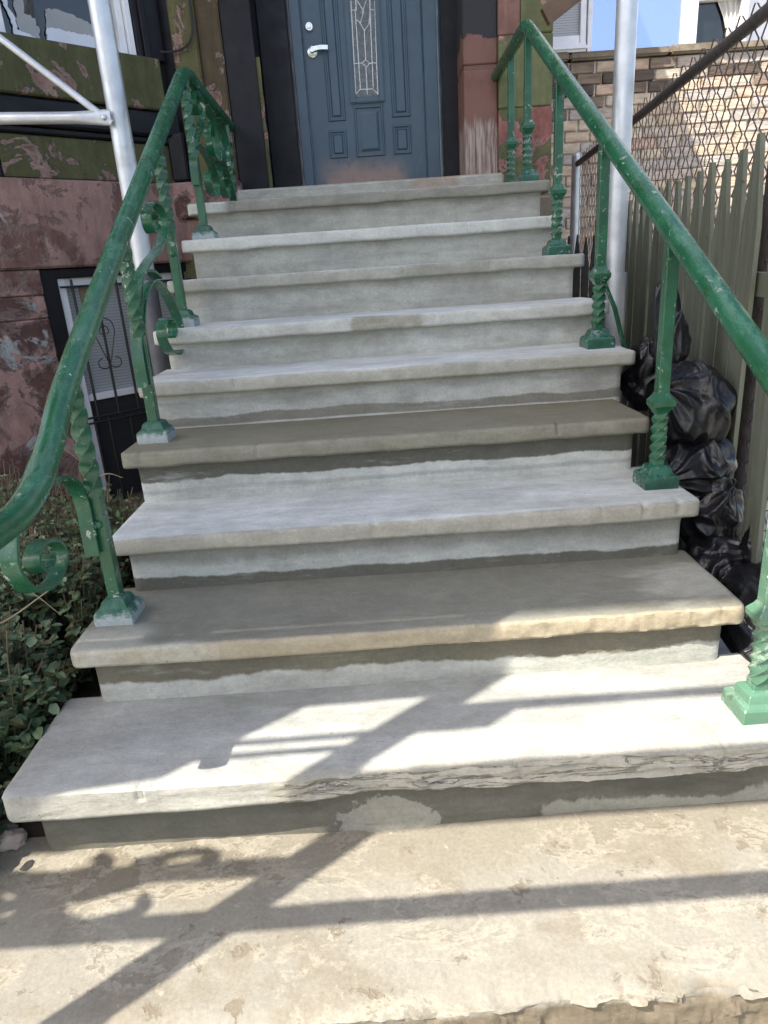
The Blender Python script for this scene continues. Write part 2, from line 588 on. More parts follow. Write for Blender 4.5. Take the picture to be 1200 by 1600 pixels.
def sheet(name, x0, x1, y0, y1, z, mat):
    o = mk(name, [(x0, y0, z), (x1, y0, z), (x1, y1, z), (x0, y1, z)], [[0, 1, 2, 3]], mat, smooth=0)
    return tag(o, kind='structure')


sheet('street_ground', -900, 900, -900, 900, -0.62, ROADM)
o = box('sidewalk', -40, 40, -5.5, 1.0, -0.80, -0.40, PAVE, None, 0.02)
tag(o, kind='structure')
o = box('garden_soil', -4.5, -0.80, 0.02, 3.8, -0.5, -0.235, SOIL, None, 0.0)
tag(o, kind='structure')
o = box('alley_ground', 0.80, 6.5, -0.3, 6.0, -0.5, -0.26, concrete('alley_concrete', (0.42, 0.40, 0.37), (0.33, 0.32, 0.30)), None, 0.0)
tag(o, kind='structure')

# ---------------------------------------------------------------- stoop
RUN = 0.3177
YF = {k: (k - 2) * RUN for k in range(2, 11)}
ZT = {2: -0.003, 3: 0.178, 4: 0.363, 5: 0.549, 6: 0.729, 7: 0.891, 8: 1.077, 9: 1.254, 10: 1.440}
XL = {2: -0.962, 3: -0.897, 4: -0.872, 5: -0.908, 6: -0.918, 7: -0.926, 8: -0.925, 9: -0.913, 10: -0.933}
XR = {2: 0.955, 3: 0.895, 4: 0.906, 5: 0.866, 6: 0.928, 7: 0.932, 8: 0.919, 9: 0.913, 10: 0.921}
OV, TH0 = 0.036, 0.054
THK = {k: (0.072 if k == 2 else TH0) for k in range(2, 11)}
L_, L2 = (0.50, 0.50, 0.49), (0.42, 0.42, 0.40)
G_ = (0.33, 0.325, 0.305)
DK, DK2 = (0.150, 0.142, 0.120), (0.185, 0.175, 0.150)
TREADM = {
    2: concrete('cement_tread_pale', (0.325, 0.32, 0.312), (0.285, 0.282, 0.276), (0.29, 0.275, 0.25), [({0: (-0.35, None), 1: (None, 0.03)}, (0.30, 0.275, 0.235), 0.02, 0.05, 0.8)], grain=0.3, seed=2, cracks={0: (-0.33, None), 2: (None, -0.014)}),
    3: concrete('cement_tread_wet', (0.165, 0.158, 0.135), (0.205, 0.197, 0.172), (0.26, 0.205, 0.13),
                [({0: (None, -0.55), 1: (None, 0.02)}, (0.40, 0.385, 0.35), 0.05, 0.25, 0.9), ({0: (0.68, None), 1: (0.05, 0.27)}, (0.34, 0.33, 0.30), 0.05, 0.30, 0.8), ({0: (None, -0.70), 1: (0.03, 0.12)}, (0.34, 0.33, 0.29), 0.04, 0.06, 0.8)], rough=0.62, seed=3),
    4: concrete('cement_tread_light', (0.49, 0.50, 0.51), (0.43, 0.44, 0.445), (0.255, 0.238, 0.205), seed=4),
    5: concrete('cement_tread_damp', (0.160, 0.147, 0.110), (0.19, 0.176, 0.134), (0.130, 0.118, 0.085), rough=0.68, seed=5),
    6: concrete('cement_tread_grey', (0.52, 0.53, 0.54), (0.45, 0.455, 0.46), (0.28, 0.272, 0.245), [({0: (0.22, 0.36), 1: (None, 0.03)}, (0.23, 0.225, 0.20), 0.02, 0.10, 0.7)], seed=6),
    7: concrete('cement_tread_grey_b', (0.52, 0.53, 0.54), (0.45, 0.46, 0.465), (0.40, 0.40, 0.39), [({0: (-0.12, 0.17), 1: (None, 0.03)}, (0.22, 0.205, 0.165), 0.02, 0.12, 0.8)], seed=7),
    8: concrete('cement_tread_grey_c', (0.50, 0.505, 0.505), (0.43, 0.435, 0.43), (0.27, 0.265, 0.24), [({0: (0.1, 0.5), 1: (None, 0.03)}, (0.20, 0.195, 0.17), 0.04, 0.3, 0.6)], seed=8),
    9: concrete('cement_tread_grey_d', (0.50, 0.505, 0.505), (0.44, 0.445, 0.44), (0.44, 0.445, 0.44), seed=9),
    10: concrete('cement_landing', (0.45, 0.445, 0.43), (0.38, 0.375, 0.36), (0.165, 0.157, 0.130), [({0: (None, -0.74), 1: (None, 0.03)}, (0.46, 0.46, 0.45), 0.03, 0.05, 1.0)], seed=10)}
H = 0.18


def band(z0, z1, col, soft=0.006, wa=0.05, st=1.0, x=None):
    r = {2: (z0, z1)}
    if x: r[0] = x
    return (r, col, soft, wa, st)


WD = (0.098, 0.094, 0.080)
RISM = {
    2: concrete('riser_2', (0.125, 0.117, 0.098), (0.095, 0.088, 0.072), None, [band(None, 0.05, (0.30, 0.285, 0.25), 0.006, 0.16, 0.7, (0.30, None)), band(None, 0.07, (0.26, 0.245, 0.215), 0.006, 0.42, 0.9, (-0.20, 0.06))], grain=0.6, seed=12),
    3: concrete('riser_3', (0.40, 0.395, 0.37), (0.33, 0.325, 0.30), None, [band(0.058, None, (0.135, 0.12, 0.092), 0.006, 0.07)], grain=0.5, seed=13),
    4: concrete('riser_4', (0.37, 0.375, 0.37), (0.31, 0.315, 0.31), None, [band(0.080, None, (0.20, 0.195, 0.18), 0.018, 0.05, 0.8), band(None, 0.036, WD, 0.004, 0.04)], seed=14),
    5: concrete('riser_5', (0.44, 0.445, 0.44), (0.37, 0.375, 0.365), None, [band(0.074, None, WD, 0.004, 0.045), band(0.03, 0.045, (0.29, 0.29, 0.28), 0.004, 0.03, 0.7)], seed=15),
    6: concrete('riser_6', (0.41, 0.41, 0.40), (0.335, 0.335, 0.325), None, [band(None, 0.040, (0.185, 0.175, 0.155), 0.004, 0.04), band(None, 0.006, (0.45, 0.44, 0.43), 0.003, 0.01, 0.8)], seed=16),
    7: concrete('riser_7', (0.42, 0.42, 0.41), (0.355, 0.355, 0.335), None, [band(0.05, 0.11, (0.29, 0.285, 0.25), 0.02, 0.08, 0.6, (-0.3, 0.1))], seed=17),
    8: concrete('riser_8', (0.385, 0.383, 0.362), (0.335, 0.33, 0.31), None, [], seed=18),
    9: concrete('riser_9', (0.38, 0.378, 0.355), (0.325, 0.32, 0.30), None, [], seed=19),
    10: concrete('riser_10', (0.37, 0.36, 0.33), (0.31, 0.30, 0.275), None, [], seed=20)}

stoop = thing('stoop', (0, 1.2, -0.4), 'grey cement stoop with patchy wet and dry steps rising to the blue door', 'steps')


def tread(k, yb):
    yf, z1, xl, xr = YF[k], ZT[k], XL[k], XR[k]
    TH = THK[k]
    N = 260 if k > 3 else 340
    if k == 2: N = 420
    # profile: (y offset from nosing, z offset from the top), bottom-back -> front -> top-back
    pr = [(yb - yf, -TH), (0.05, -TH), (0.008, -TH), (0.002, -TH + 0.004), (0.0, -TH + 0.011), (0.0, -0.042), (0.0, -0.028), (0.0003, -0.012), (0.0026, -0.0045), (0.009, -0.0006)]
    pr += [(0.017 + (yb - yf - 0.017) * t, 0.0) for t in (0.08, 0.18, 0.3, 0.45, 0.6, 0.8, 1.0)]
    if k == 2: pr[4:9] = [(0.0, -TH + 0.011 + (TH - 0.014) * q / 12) for q in range(13)]
    n = len(pr)
    v, f = [], []
    rc = 0.030
    for i in range(N + 1):
        t = i / N
        x = xl + (xr - xl) * t
        e = min(x - xl, xr - x)
        ins = rc - math.sqrt(max(0, rc * rc - (rc - min(e, rc)) ** 2))
        for j, (py, pz) in enumerate(pr):
            y, z = py, pz
            fr = max(0.0, 1 - py / 0.05)
            y += ins * fr if py < 0.05 else 0
            wv = fbm(x, k * 3.1, 0.3, 2.3, 3)
            w2 = fbm(x, k * 5.7 + pz * 3, py, 9.0, 3)
            y += fr * (0.005 * wv + 0.0022 * w2)
            if pz < -0.03: z += 0.0055 * fbm(x, k * 2.2, 5.0, 3.5, 4)
            if pz > -0.01: z += 0.0022 * fbm(x, y * 2 + k, 1.7, 3.0, 3) - (0.0035 * e ** 0 if False else 0)
            if e < 0.012 and pz > -0.012: z -= (0.012 - e) * 0.5
            if k == 2 and x > -0.36:                     # broken, flaking edge
                a = min(1, (x + 0.36) / 0.12)
                br = fbm(x * 1.0, 4.0, z * 4.0, 8.0, 5)
                lay = fbm(x * 0.5, 9.0 + 7.3 * int((z + 0.2 + 0.006 * fbm(x, 0, 0, 3, 3)) / 0.0095), 0.0, 8.0, 4)
                big = 0.7 * max(0, fbm(x, 2.0, 0.0, 6.0, 5)) + 1.3 * math.exp(-((x + 0.10 + 0.03 * fbm(x, 1, 5, 11, 4)) / 0.09) ** 2) + 0.25 * min(1, max(0, x * 3))
                if py < 0.03:
                    y += a * (0.019 * abs(lay) + 0.006 * br + 0.008 * big * (1 if pz < -0.004 else 0.6))
                    if pz > -0.03: z -= a * (0.007 * big + 0.004 * abs(br))
            if py < 0.012 and pz > -0.03:
                cc = max(0, fbm(x, k * 7.0, 2.0, 21.0, 4) - 0.46) * 0.022
                z -= cc * 0.7
                y += cc
            if k == 3 and x > 0.1 and py < 0.02:
                y += 0.004 * fbm(x, z * 2, 3.0, 26.0, 4)
            v.append((x, yf + y, z1 + z))
    for i in range(N):
        for j in range(n):
            j2 = (j + 1) % n
            f.append([i * n + j, (i + 1) * n + j, (i + 1) * n + j2, i * n + j2])
    f.append(list(range(n)))
    f.append([N * n + j for j in range(n)][::-1])
    return mk('tread', v, f, TREADM[k], stoop, (0, yf, z1), smooth=50)


def riser(k, zb):
    """block under tread k, from zb up to the underside of the tread; moulded (coved) front"""
    yf = YF[k] + (OV if k > 2 else 0.056)
    zt = ZT[k] - THK[k] + 0.004
    x0, x1 = XL[k] + 0.046, XR[k] - 0.046
    yb = 3.60 if k > 2 else 3.58
    N = 140
    hh = zt - zb
    zs = [0, 0.006, 0.02, 0.04, 0.06, 0.08, hh - 0.035, hh - 0.022, hh - 0.012, hh]
    v, f = [], []
    n = len(zs) + 2
    for i in range(N + 1):
        t = i / N
        x = x0 + (x1 - x0) * t
        e = min(x - x0, x1 - x)
        for z in zs:
            cove = max(0, 1 - (hh - z) / 0.026) ** 2 * 0.009 + max(0, 1 - z / 0.03) ** 2 * 0.004
            y = yf - cove + 0.004 * fbm(x, k * 4.0, z, 2.4, 3) + 0.0018 * fbm(x, k, z * 2, 11, 3) + max(0, 0.010 - e) * 0.8
            if k == 2: y += 0.005 * max(0, fbm(x, 3, z, 6, 5)) * (1 if x > -0.4 else 0.3) - 0.008 * min(1, max(0, (fbm(x, 11, z * 1.5, 5.0, 5) * 0.6 + 0.42 - abs(x + 0.02) * 2.4 - z * 2.5) * 12))
            if k == 3: y += 0.004 * fbm(x, 7, z, 22, 4) * max(0, min(1, (x - 0.0) / 0.3)) * (1 if z < 0.06 else 0.2)
            xx = x + (1 if x > 0 else -1) * (cove * 0.9 if e < 0.02 else 0)
            v.append((xx, y, zb + z))
        v.append((x, yb, zt))
        v.append((x, yb, zb))
    for i in range(N):
        for j in range(n):
            j2 = (j + 1) % n
            f.append([i * n + j, (i + 1) * n + j, (i + 1) * n + j2, i * n + j2][::-1])
    f.append(list(range(n))[::-1])
    f.append([N * n + j for j in range(n)])
    zsurf = ZT[k - 1] if k > 2 else -0.217
    return mk('riser', v, f, RISM[k], stoop, (0, yf, zsurf), smooth=50)


for k in range(2, 11):
    tread(k, YF[k + 1] + OV + 0.03 if k < 10 else 3.62)
    riser(k, (ZT[k - 1] - THK[k - 1]) if k > 2 else -0.30)


# bottom step: worn yellow-beige stone, broken front edge
def m_beige():
    M = Mt('worn_beige_cement', 0.9, spec=0.2)
    p = M.obj
    n1 = M.noise(5.0, 8, 0.66, 0.15, vec=p, stretch=(0.8, 1, 1))
    c = M.mix(M.step(M.noise(1.6, 4, vec=p), 0.35, 0.65), (0.212, 0.197, 0.161), (0.185, 0.172, 0.140))
    k = M.step(n1, 0.50, 0.60)
    c = M.mix(M.math('MULTIPLY', k, 0.5), c, (0.155, 0.132, 0.095))
    n4 = M.noise(1.9, 5, 0.6, 0.3, vec=M.vadd(p, (4, 4, 0)), stretch=(0.7, 1.4, 1))
    c = M.mix(M.math('MULTIPLY', M.step(n4, 0.53, 0.66), 0.5), c, (0.165, 0.148, 0.115))
    n2 = M.noise(9, 7, 0.7, 0.25, vec=M.vadd(p, (5, 2, 0)))
    k2 = M.step(n2, 0.60, 0.645)
    c = M.mix(M.math('MULTIPLY', k2, 0.8), c, (0.135, 0.11, 0.078))
    xyz = M.sep(p)
    back = M.step(M.math('ADD', xyz[1], M.math('MULTIPLY', M.math('SUBTRACT', n1, 0.5), 0.35)), 0.24, 0.34)
    c = M.mix(M.math('MULTIPLY', back, 0.55), c, (0.175, 0.155, 0.115))
    n5 = M.noise(4.2, 9, 0.72, 0.4, vec=M.vadd(p, (8, 3, 0)), stretch=(0.8, 1.3, 1))
    k5 = M.step(n5, 0.56, 0.585)
    c = M.mix(M.math('MULTIPLY', k5, M.math('MULTIPLY', M.step(M.noise(1.4, 3, vec=p), 0.42, 0.62), 0.6)), c, (0.150, 0.128, 0.092))
    rim = M.math('MULTIPLY', M.step(n5, 0.515, 0.54), M.math('SUBTRACT', 1.0, k5))
    c = M.mix(M.math('MULTIPLY', rim, 0.3), c, (0.33, 0.30, 0.235))
    M.bump(M.math('SUBTRACT', 1.0, k5), 0.5, 0.003)
    k3 = M.step(M.noise(17, 5, 0.7, vec=M.vadd(p, (1, 9, 0))), 0.62, 0.70)
    c = M.mix(M.math('MULTIPLY', k3, 0.6), c, (0.35, 0.318, 0.245))
    crack = M.step(M.vor(2.3, vec=M.vadd(p, M.vmul(M.nt.nodes.new('ShaderNodeTexNoise').outputs['Color'], (0.2, 0.2, 0))), feature='DISTANCE_TO_EDGE'), 0.006, 0.0)
    crack = M.math('MULTIPLY', crack, M.step(M.noise(2.0, 2, vec=p), 0.60, 0.66))
    c = M.mix(M.math('MULTIPLY', crack, 0.7), c, (0.16, 0.13, 0.095))
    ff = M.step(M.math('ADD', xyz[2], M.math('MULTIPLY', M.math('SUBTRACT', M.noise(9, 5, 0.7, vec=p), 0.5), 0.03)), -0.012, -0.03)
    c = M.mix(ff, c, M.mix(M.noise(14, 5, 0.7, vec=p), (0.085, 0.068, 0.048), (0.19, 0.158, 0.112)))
    fine = M.noise(110, 4, 0.7, vec=p)
    c = M.mix(1.0, c, M.ramp(fine, [(0.25, 0.82), (0.75, 1.14)]), 'MULTIPLY')
    M.color(c)
    M.bump(M.math('SUBTRACT', 1.0, k2), 0.45, 0.004)
    M.bump(M.math('SUBTRACT', 1.0, crack), 0.5, 0.004)
    M.bump(M.noise(22, 6, 0.65, vec=p), 0.5, 0.006)
    M.bump(fine, 0.35, 0.002)
    return M.m


BEIGE = m_beige()


def bottom_step():
    x0, x1, yf, yb, zt, zb = -1.55, 1.5, -0.392, 0.10, -0.217, -0.41
    N = 760
    ys = [0.0, 0.004, 0.010, 0.02, 0.032, 0.05, 0.075, 0.10, 0.14, 0.18, 0.22, 0.26, 0.30, 0.34, 0.38, 0.42, 0.46, yb - yf]
    zs = [-0.193, -0.16, -0.13, -0.10, -0.08, -0.06, -0.045, -0.03, -0.018, -0.008]
    v, f = [], []
    n = len(zs) + len(ys) + 1
    for i in range(N + 1):
        x = x0 + (x1 - x0) * i / N
        dam = max(0, fbm(x, 1.0, 0, 2.6, 4) * 0.7 + 0.05) + (0.5 if x > 0.42 else 0) * min(1, max(0, (x - 0.42) / 0.08)) + 0.12
        lx = 0.010 * fbm(x, 0.3, 0, 1.5, 2)
        for z in zs:
            rgh = fbm(x, 2, z * 1.5, 7.0, 5)
            rid = abs(fbm(x, 6, z * 3.0, 11.0, 4))
            ch = mnoise.cell(Vector((x * 11 + 2.0 * fbm(x, z, 0, 9, 2), z * 40 + fbm(x, z, 5, 9, 2), 0.5)))
            y = yf + lx + 0.018 * dam * max(0, rgh + 0.25) + 0.014 * rid * (0.4 + dam) + 0.008 * ch * (0.15 + dam) + 0.012 * (-z / 0.2)
            v.append((x, y, zt + z))
        for yy in ys:
            ed = max(0, 1 - yy / (0.02 + 0.06 * dam))
            y = yf + yy + lx + ed * (0.018 * dam * max(0, fbm(x, 2, 0, 7.0, 5) + 0.3) + 0.008 * (0.15 + dam) * mnoise.cell(Vector((x * 11 + 2.0 * fbm(x, -0.01, 0, 9, 2), fbm(x, 0, 5, 9, 2), 0.5))) + 0.006 * fbm(x, 3, yy, 20, 3))
            chip = max(0, fbm(x, yy * 1.0 + 3, 0.7, 6.0, 5) - 0.32)
            z = zt + 0.006 * fbm(x, yy, 2.0, 1.8, 3) + 0.0018 * fbm(x, yy, 4.0, 16, 4) - 0.012 * chip - ed * (0.008 + 0.022 * dam * max(0, 0.5 + fbm(x, 8, yy, 9, 4))) + 0.01 * yy
            v.append((x, y, z))
        v.append((x, yb, zb))
    for i in range(N):
        for j in range(n):
            j2 = (j + 1) % n
            f.append([i * n + j, (i + 1) * n + j, (i + 1) * n + j2, i * n + j2][::-1])
    f.append(list(range(n))[::-1])
    f.append([N * n + j for j in range(n)])
    o = mk('bottom_step', v, f, BEIGE, stoop, (0, yf, zt), smooth=60)
    o['label'] = 'worn yellowish bottom step with chipped front edge'


bottom_step()
o = box('door_sill', -0.79, 0.815, 3.24, 3.98, 1.42, 1.563, concrete('sill_cement', (0.42, 0.41, 0.385), (0.34, 0.33, 0.30), None, [({0: (0.25, 0.55)}, (0.30, 0.19, 0.14), 0.05, 0.2, 0.5)]), stoop, 0.012, 3)
o['label'] = 'raised cement slab below the blue door'

# ---------------------------------------------------------------- railings
SQ = [(-1, -0.8), (-0.8, -1), (0.8, -1), (1, -0.8), (1, 0.8), (0.8, 1), (-0.8, 1), (-1, 0.8)]


def bar_vf(x, y, rings, cr=0.88):
    """vertical square bar; rings = (z, half width, angle)"""
    v, f = [], []
    n = 8
    for z, h, a in rings:
        ca, sa = math.cos(a), math.sin(a)
        for px, py in SQ:
            px, py = (px if abs(px) == 1 else math.copysign(cr, px)), (py if abs(py) == 1 else math.copysign(cr, py))
            v.append((x + h * (px * ca - py * sa), y + h * (px * sa + py * ca), z))
    for i in range(len(rings) - 1):
        for k in range(n):
            k2 = (k + 1) % n
            f.append([i * n + k, i * n + k2, (i + 1) * n + k2, (i + 1) * n + k])
    f.append(list(range(n))[::-1])
    f.append([(len(rings) - 1) * n + k for k in range(n)])
    return v, f


def twist_rings(z0, z1, h, turns, n=40):
    return [(z0 + (z1 - z0) * i / n, h * (1.06 if 0 < i < n else 1), turns * 2 * math.pi * i / n) for i in range(n + 1)]


def dome_vf(c, r, nrm, n=10):
    nrm = Vector(nrm).normalized()
    a = nrm.orthogonal().normalized()
    b = nrm.cross(a)
    v, f = [], []
    for i in range(5):
        t = i / 4 * math.pi / 2
        for k in range(n):
            q = 2 * math.pi * k / n
            v.append(Vector(c) + (a * math.cos(q) + b * math.sin(q)) * r * math.cos(t) + nrm * r * 0.8 * math.sin(t))
    for i in range(4):
        for k in range(n):
            k2 = (k + 1) % n
            f.append([i * n + k, i * n + k2, (i + 1) * n + k2, (i + 1) * n + k])
    return v, f


def shoe(x, y, z, parent, s=0.053, mat=None):
    rings = [(z - 0.004, s, 0), (z + 0.012, s * 1.02, 0), (z + 0.034, s, 0), (z + 0.040, s * 0.93, 0), (z + 0.046, s * 0.72, 0), (z + 0.062, s * 0.62, 0), (z + 0.066, s * 0.55, 0), (z + 0.070, s * 0.40, 0)]
    v, f = bar_vf(x, y, rings, 0.955)
    v = [(a + 0.0015 * fbm(a, b, c, 30, 2), b + 0.0015 * fbm(a, b, c + 4, 30, 2), c) for a, b, c in v]
    return mk('base_shoe', v, f, mat or SHOE, parent, smooth=25)


HW = 0.0176
right = thing('iron_railing', (0.83, 0.13, 0), 'green iron handrail on the right of the steps with collared twisted posts', 'railing')
left = thing('iron_railing', (-0.83, 0.5, 0.18), 'green iron handrail on the left of the steps with scrollwork', 'railing')


def zr(y): return 0.676 + 0.545 * y            # right handrail axis height


def zl(y): return 0.878 + 0.5712 * (y - 0.493)  # left handrail axis height


def post_right(k, x, y):
    z0, z1 = ZT[k], min(zr(y), 2.165) - 0.01
    zc = z0 + 0.265
    rings = [(z0 + 0.05, HW, 0), (z0 + 0.085, HW, 0)] + twist_rings(z0 + 0.085, zc - 0.03, HW, 1.25, 56)
    rings = rings + [(zc, HW, rings[-1][2]), (z1, HW, rings[-1][2])]
    gm = CHALK if k == 2 else GREEN_P
    p = mk('post', *bar_vf(x, y, rings), gm, right, smooth=30)
    cr = [(zc - 0.034, HW * 1.02, 0), (zc - 0.022, HW * 1.35, 0), (zc - 0.008, HW * 1.9, 0), (zc + 0.006, HW * 1.95, 0), (zc + 0.022, HW * 1.3, 0), (zc + 0.032, HW * 1.02, 0)]
    mk('collar', *bar_vf(x, y, cr), gm, p, smooth=25)
    shoe(x, y, z0, p, mat=CHALK if k == 2 else SHOE_R)
    return p


for k, x, y in ((2, 0.824, 0.128), (4, 0.832, 0.815), (6, 0.832, 1.45), (8, 0.832, 2.085), (10, 0.832, 2.70)):
    post_right(k, x, y)
# wall-side post of the right landing
p = post_right(10, 0.845, 3.19)
pts = spline([(0.812, -0.36, 0.565), (0.814, -0.22, 0.585), (0.818, -0.06, zr(-0.06) + 0.004), (0.825, 0.3, zr(0.3)), (0.83, 1.0, zr(1.0)), (0.83, 1.8, zr(1.8)), (0.83, 2.55, zr(2.55)), (0.83, 2.655, zr(2.655) - 0.004), (0.83, 2.715, 2.150), (0.83, 2.79, 2.160), (0.83, 2.95, 2.153), (0.83, 3.3, 2.145), (0.83, 3.575, 2.135)], 10)
sweep('handrail', pts, circ(0.0305, 20), GREEN, right)
# stay from the third post down to the side of the stoop
sweep('stay_bar', [(0.845, 1.455, 0.98), (0.90, 1.465, 0.87), (0.955, 1.48, 0.70), (0.975, 1.485, 0.60)], [(-0.014, -0.005), (0.014, -0.005), (0.014, 0.005), (-0.014, 0.005)], GREEN_P, right, side=(0, 1, 0))


def post_left(k, x, y):
    z0, z1 = ZT[k], min(zl(y), 1.99) - 0.01
    za = z0 + (z1 - z0) * 0.52
    rings = [(z0 + 0.05, HW, 0), (za, HW, 0)] + twist_rings(za, z1 - 0.03, HW, 1.6, 64) + [(z1, HW, 1.6 * 2 * math.pi)]
    p = mk('post', *bar_vf(x, y, rings), GREEN_P, left, smooth=30)
    mk('rivet', *dome_vf((x, y - HW, z0 + 0.29), 0.013, (0, -1, 0)), GREEN_P, p)
    shoe(x, y, z0, p)
    return p


for k, x, y in ((3, -0.815, 0.505), (5, -0.826, 1.135), (7, -0.832, 1.77), (9, -0.825, 2.395)):
    post_left(k, x, y)
# landing post against the pilaster
p = mk('post', *bar_vf(-0.83, 3.42, [(1.44, HW, 0), (1.62, HW, 0)] + twist_rings(1.62, 1.86, HW, 0.8) + [(1.96, HW, 5.03)]), GREEN_P, left, smooth=30)
pts = spline([(-0.815, -0.20, 0.622), (-0.812, -0.10, 0.628), (-0.81, -0.02, 0.628), (-0.81, 0.073, 0.630), (-0.81, 0.137, 0.640), (-0.81, 0.217, 0.669), (-0.81, 0.323, 0.738), (-0.81, 0.45, 0.838), (-0.81, 0.8, zl(0.8)), (-0.82, 1.6, zl(1.6)), (-0.828, 2.28, zl(2.28)), (-0.83, 2.40, zl(2.40) - 0.006), (-0.83, 2.47, 1.985), (-0.83, 2.56, 1.995), (-0.83, 2.75, 1.985), (-0.83, 3.1, 1.975), (-0.83, 3.585, 1.96)], 10)
sweep('handrail', pts, circ(0.0305, 20), GREEN, left)
FLAT = [(-0.019, -0.0045), (0.019, -0.0045), (0.019, 0.0045), (-0.019, 0.0045)]


def scroll(yz, x, parent=None, mat=None, prof=FLAT, n=7):
    return sweep('scroll', spline([(x, a, b) for a, b in yz], n), prof, mat or GREEN_P, parent or left)


scroll([(1.10, 0.74), (1.108, 0.86), (1.15, 0.96), (1.22, 1.07), (1.36, 1.135), (1.52, 1.185), (1.645, 1.24), (1.69, 1.30), (1.645, 1.35), (1.54, 1.355), (1.465, 1.305), (1.49, 1.255), (1.565, 1.262), (1.585, 1.30), (1.545, 1.318)], -0.832)
scroll([(1.165, 0.82), (1.18, 0.92), (1.25, 1.015), (1.35, 1.07), (1.46, 1.075), (1.58, 1.02), (1.675, 0.93), (1.685, 0.85), (1.60, 0.80), (1.48, 0.82), (1.42, 0.885), (1.475, 0.937), (1.56, 0.93), (1.585, 0.89), (1.54, 0.868)], -0.834)
scroll([(1.19, 0.98), (1.28, 1.10), (1.40, 1.115), (1.50, 1.09)], -0.836)
scroll([(0.472, 0.385), (0.474, 0.46), (0.478, 0.53), (0.455, 0.59), (0.39, 0.632), (0.31, 0.64), (0.235, 0.672)], -0.840)
scroll([(0.30, 0.715), (0.235, 0.675), (0.14, 0.632), (0.085, 0.577), (0.072, 0.52), (0.12, 0.452), (0.215, 0.428), (0.282, 0.465), (0.262, 0.51), (0.20, 0.532), (0.155, 0.51), (0.172, 0.475), (0.215, 0.478), (0.222, 0.498)], -0.832)
# landing scrollwork
scroll([(2.362, 1.50), (2.38, 1.62), (2.50, 1.72), (2.63, 1.79), (2.74, 1.87), (2.73, 1.935), (2.62, 1.945), (2.55, 1.89), (2.60, 1.845), (2.66, 1.87)], -0.828)
scroll([(2.55, 1.70), (2.68, 1.69), (2.82, 1.64), (2.90, 1.57), (2.85, 1.50), (2.72, 1.50), (2.66, 1.555), (2.72, 1.60), (2.79, 1.58)], -0.832)
scroll([(2.74, 1.90), (2.86, 1.93), (2.98, 1.88), (3.02, 1.78), (2.96, 1.68), (2.84, 1.70), (2.80, 1.78), (2.86, 1.84), (2.92, 1.80)], -0.826)
scroll([(2.98, 1.93), (3.10, 1.89), (3.16, 1.80), (3.10, 1.72), (3.04, 1.64), (3.08, 1.55), (3.18, 1.52), (3.22, 1.58), (3.16, 1.62)], -0.834)
scroll([(3.16, 1.93), (3.28, 1.90), (3.36, 1.80), (3.30, 1.70), (3.20, 1.66), (3.17, 1.74), (3.24, 1.80)], -0.828)
scroll([(2.96, 1.66), (3.10, 1.70), (3.25, 1.64), (3.36, 1.54), (3.40, 1.48)], -0.832)

# ---------------------------------------------------------------- the row house
house = thing('row_house', (-0.6, 3.7, -0.3), 'weathered brownstone front with flaking olive and pink paint around a blue door', 'house')
# wall mass behind everything, with the door recess left open
box('wall', -1.22, -0.44, 4.02, 4.6, 1.3, 5.2, BLACK, house, 0)
box('wall', 0.53, 1.177, 4.02, 4.6, 1.3, 5.2, BLACK, house, 0)
box('wall', -0.44, 0.53, 4.05, 4.6, 3.75, 5.2, BLACK, house, 0)
box('wall', -1.20, 1.165, 3.63, 9.0, -0.5, 1.42, BROWN, house, 0)
box('wall', 0.66, 1.168, 4.603, 9.0, 1.42, 5.2, BROWN, house, 0)
box('lintel', -1.2, 1.17, 3.56, 4.015, 3.75, 5.2, BROWN, house, 0.004)
# left pilaster and jambs
box('pilaster', -1.106, -0.955, 3.535, 4.02, 1.18, 3.75, OLIVE2, house, 0.008, 2)
box('pilaster', -0.957, -0.815, 3.565, 4.02, 1.18, 3.75, peeling('brown_olive_flaked', (0.085, 0.060, 0.030), (0.27, 0.155, 0.125), (0.11, 0.06, 0.045), 0.47, 4.0), house, 0.008, 2)
box('corner_strip', -1.32, -1.108, 3.62, 4.02, 1.90, 5.2, BLACK, house, 0.004)
box('corner_block', -1.215, -1.112, 3.50, 3.64, 1.662, 1.94, BLACK, house, 0.012)
box('corner_block', -1.25, -0.80, 3.48, 3.632, 1.45, 1.655, PINK2, house, 0.015)
box('corner_block', -1.25, -0.80, 3.53, 3.632, 0.9, 1.445, OLIVE, house, 0.012)
box('jamb_panel', -0.813, -0.628, 3.585, 4.02, 1.565, 3.75, BLACK, house, 0.004)
box('jamb_panel', -0.626, -0.44, 3.86, 4.02, 1.565, 3.75, BLACK, house, 0.004)
mk('jamb_panel', *join_vf([sweep_vf(spline([(-0.618 + 0.008 * fbm(i, 0, 0, 0.9), 3.60, 1.56 + i * 0.085) for i in range(10)], 3), [(-0.012, -0.004), (0.012, -0.004), (0.012, 0.004), (-0.012, 0.004)])]), OLIVE2, house)
# right jamb and pilaster
box('jamb_panel', 0.53, 0.64, 3.86, 4.02, 1.565, 3.75, BLACK, house, 0.004)
WASH = peeling('whitewashed_brown', (0.17, 0.092, 0.075), (0.46, 0.42, 0.38), (0.30, 0.24, 0.20), 0.30, 3.4)


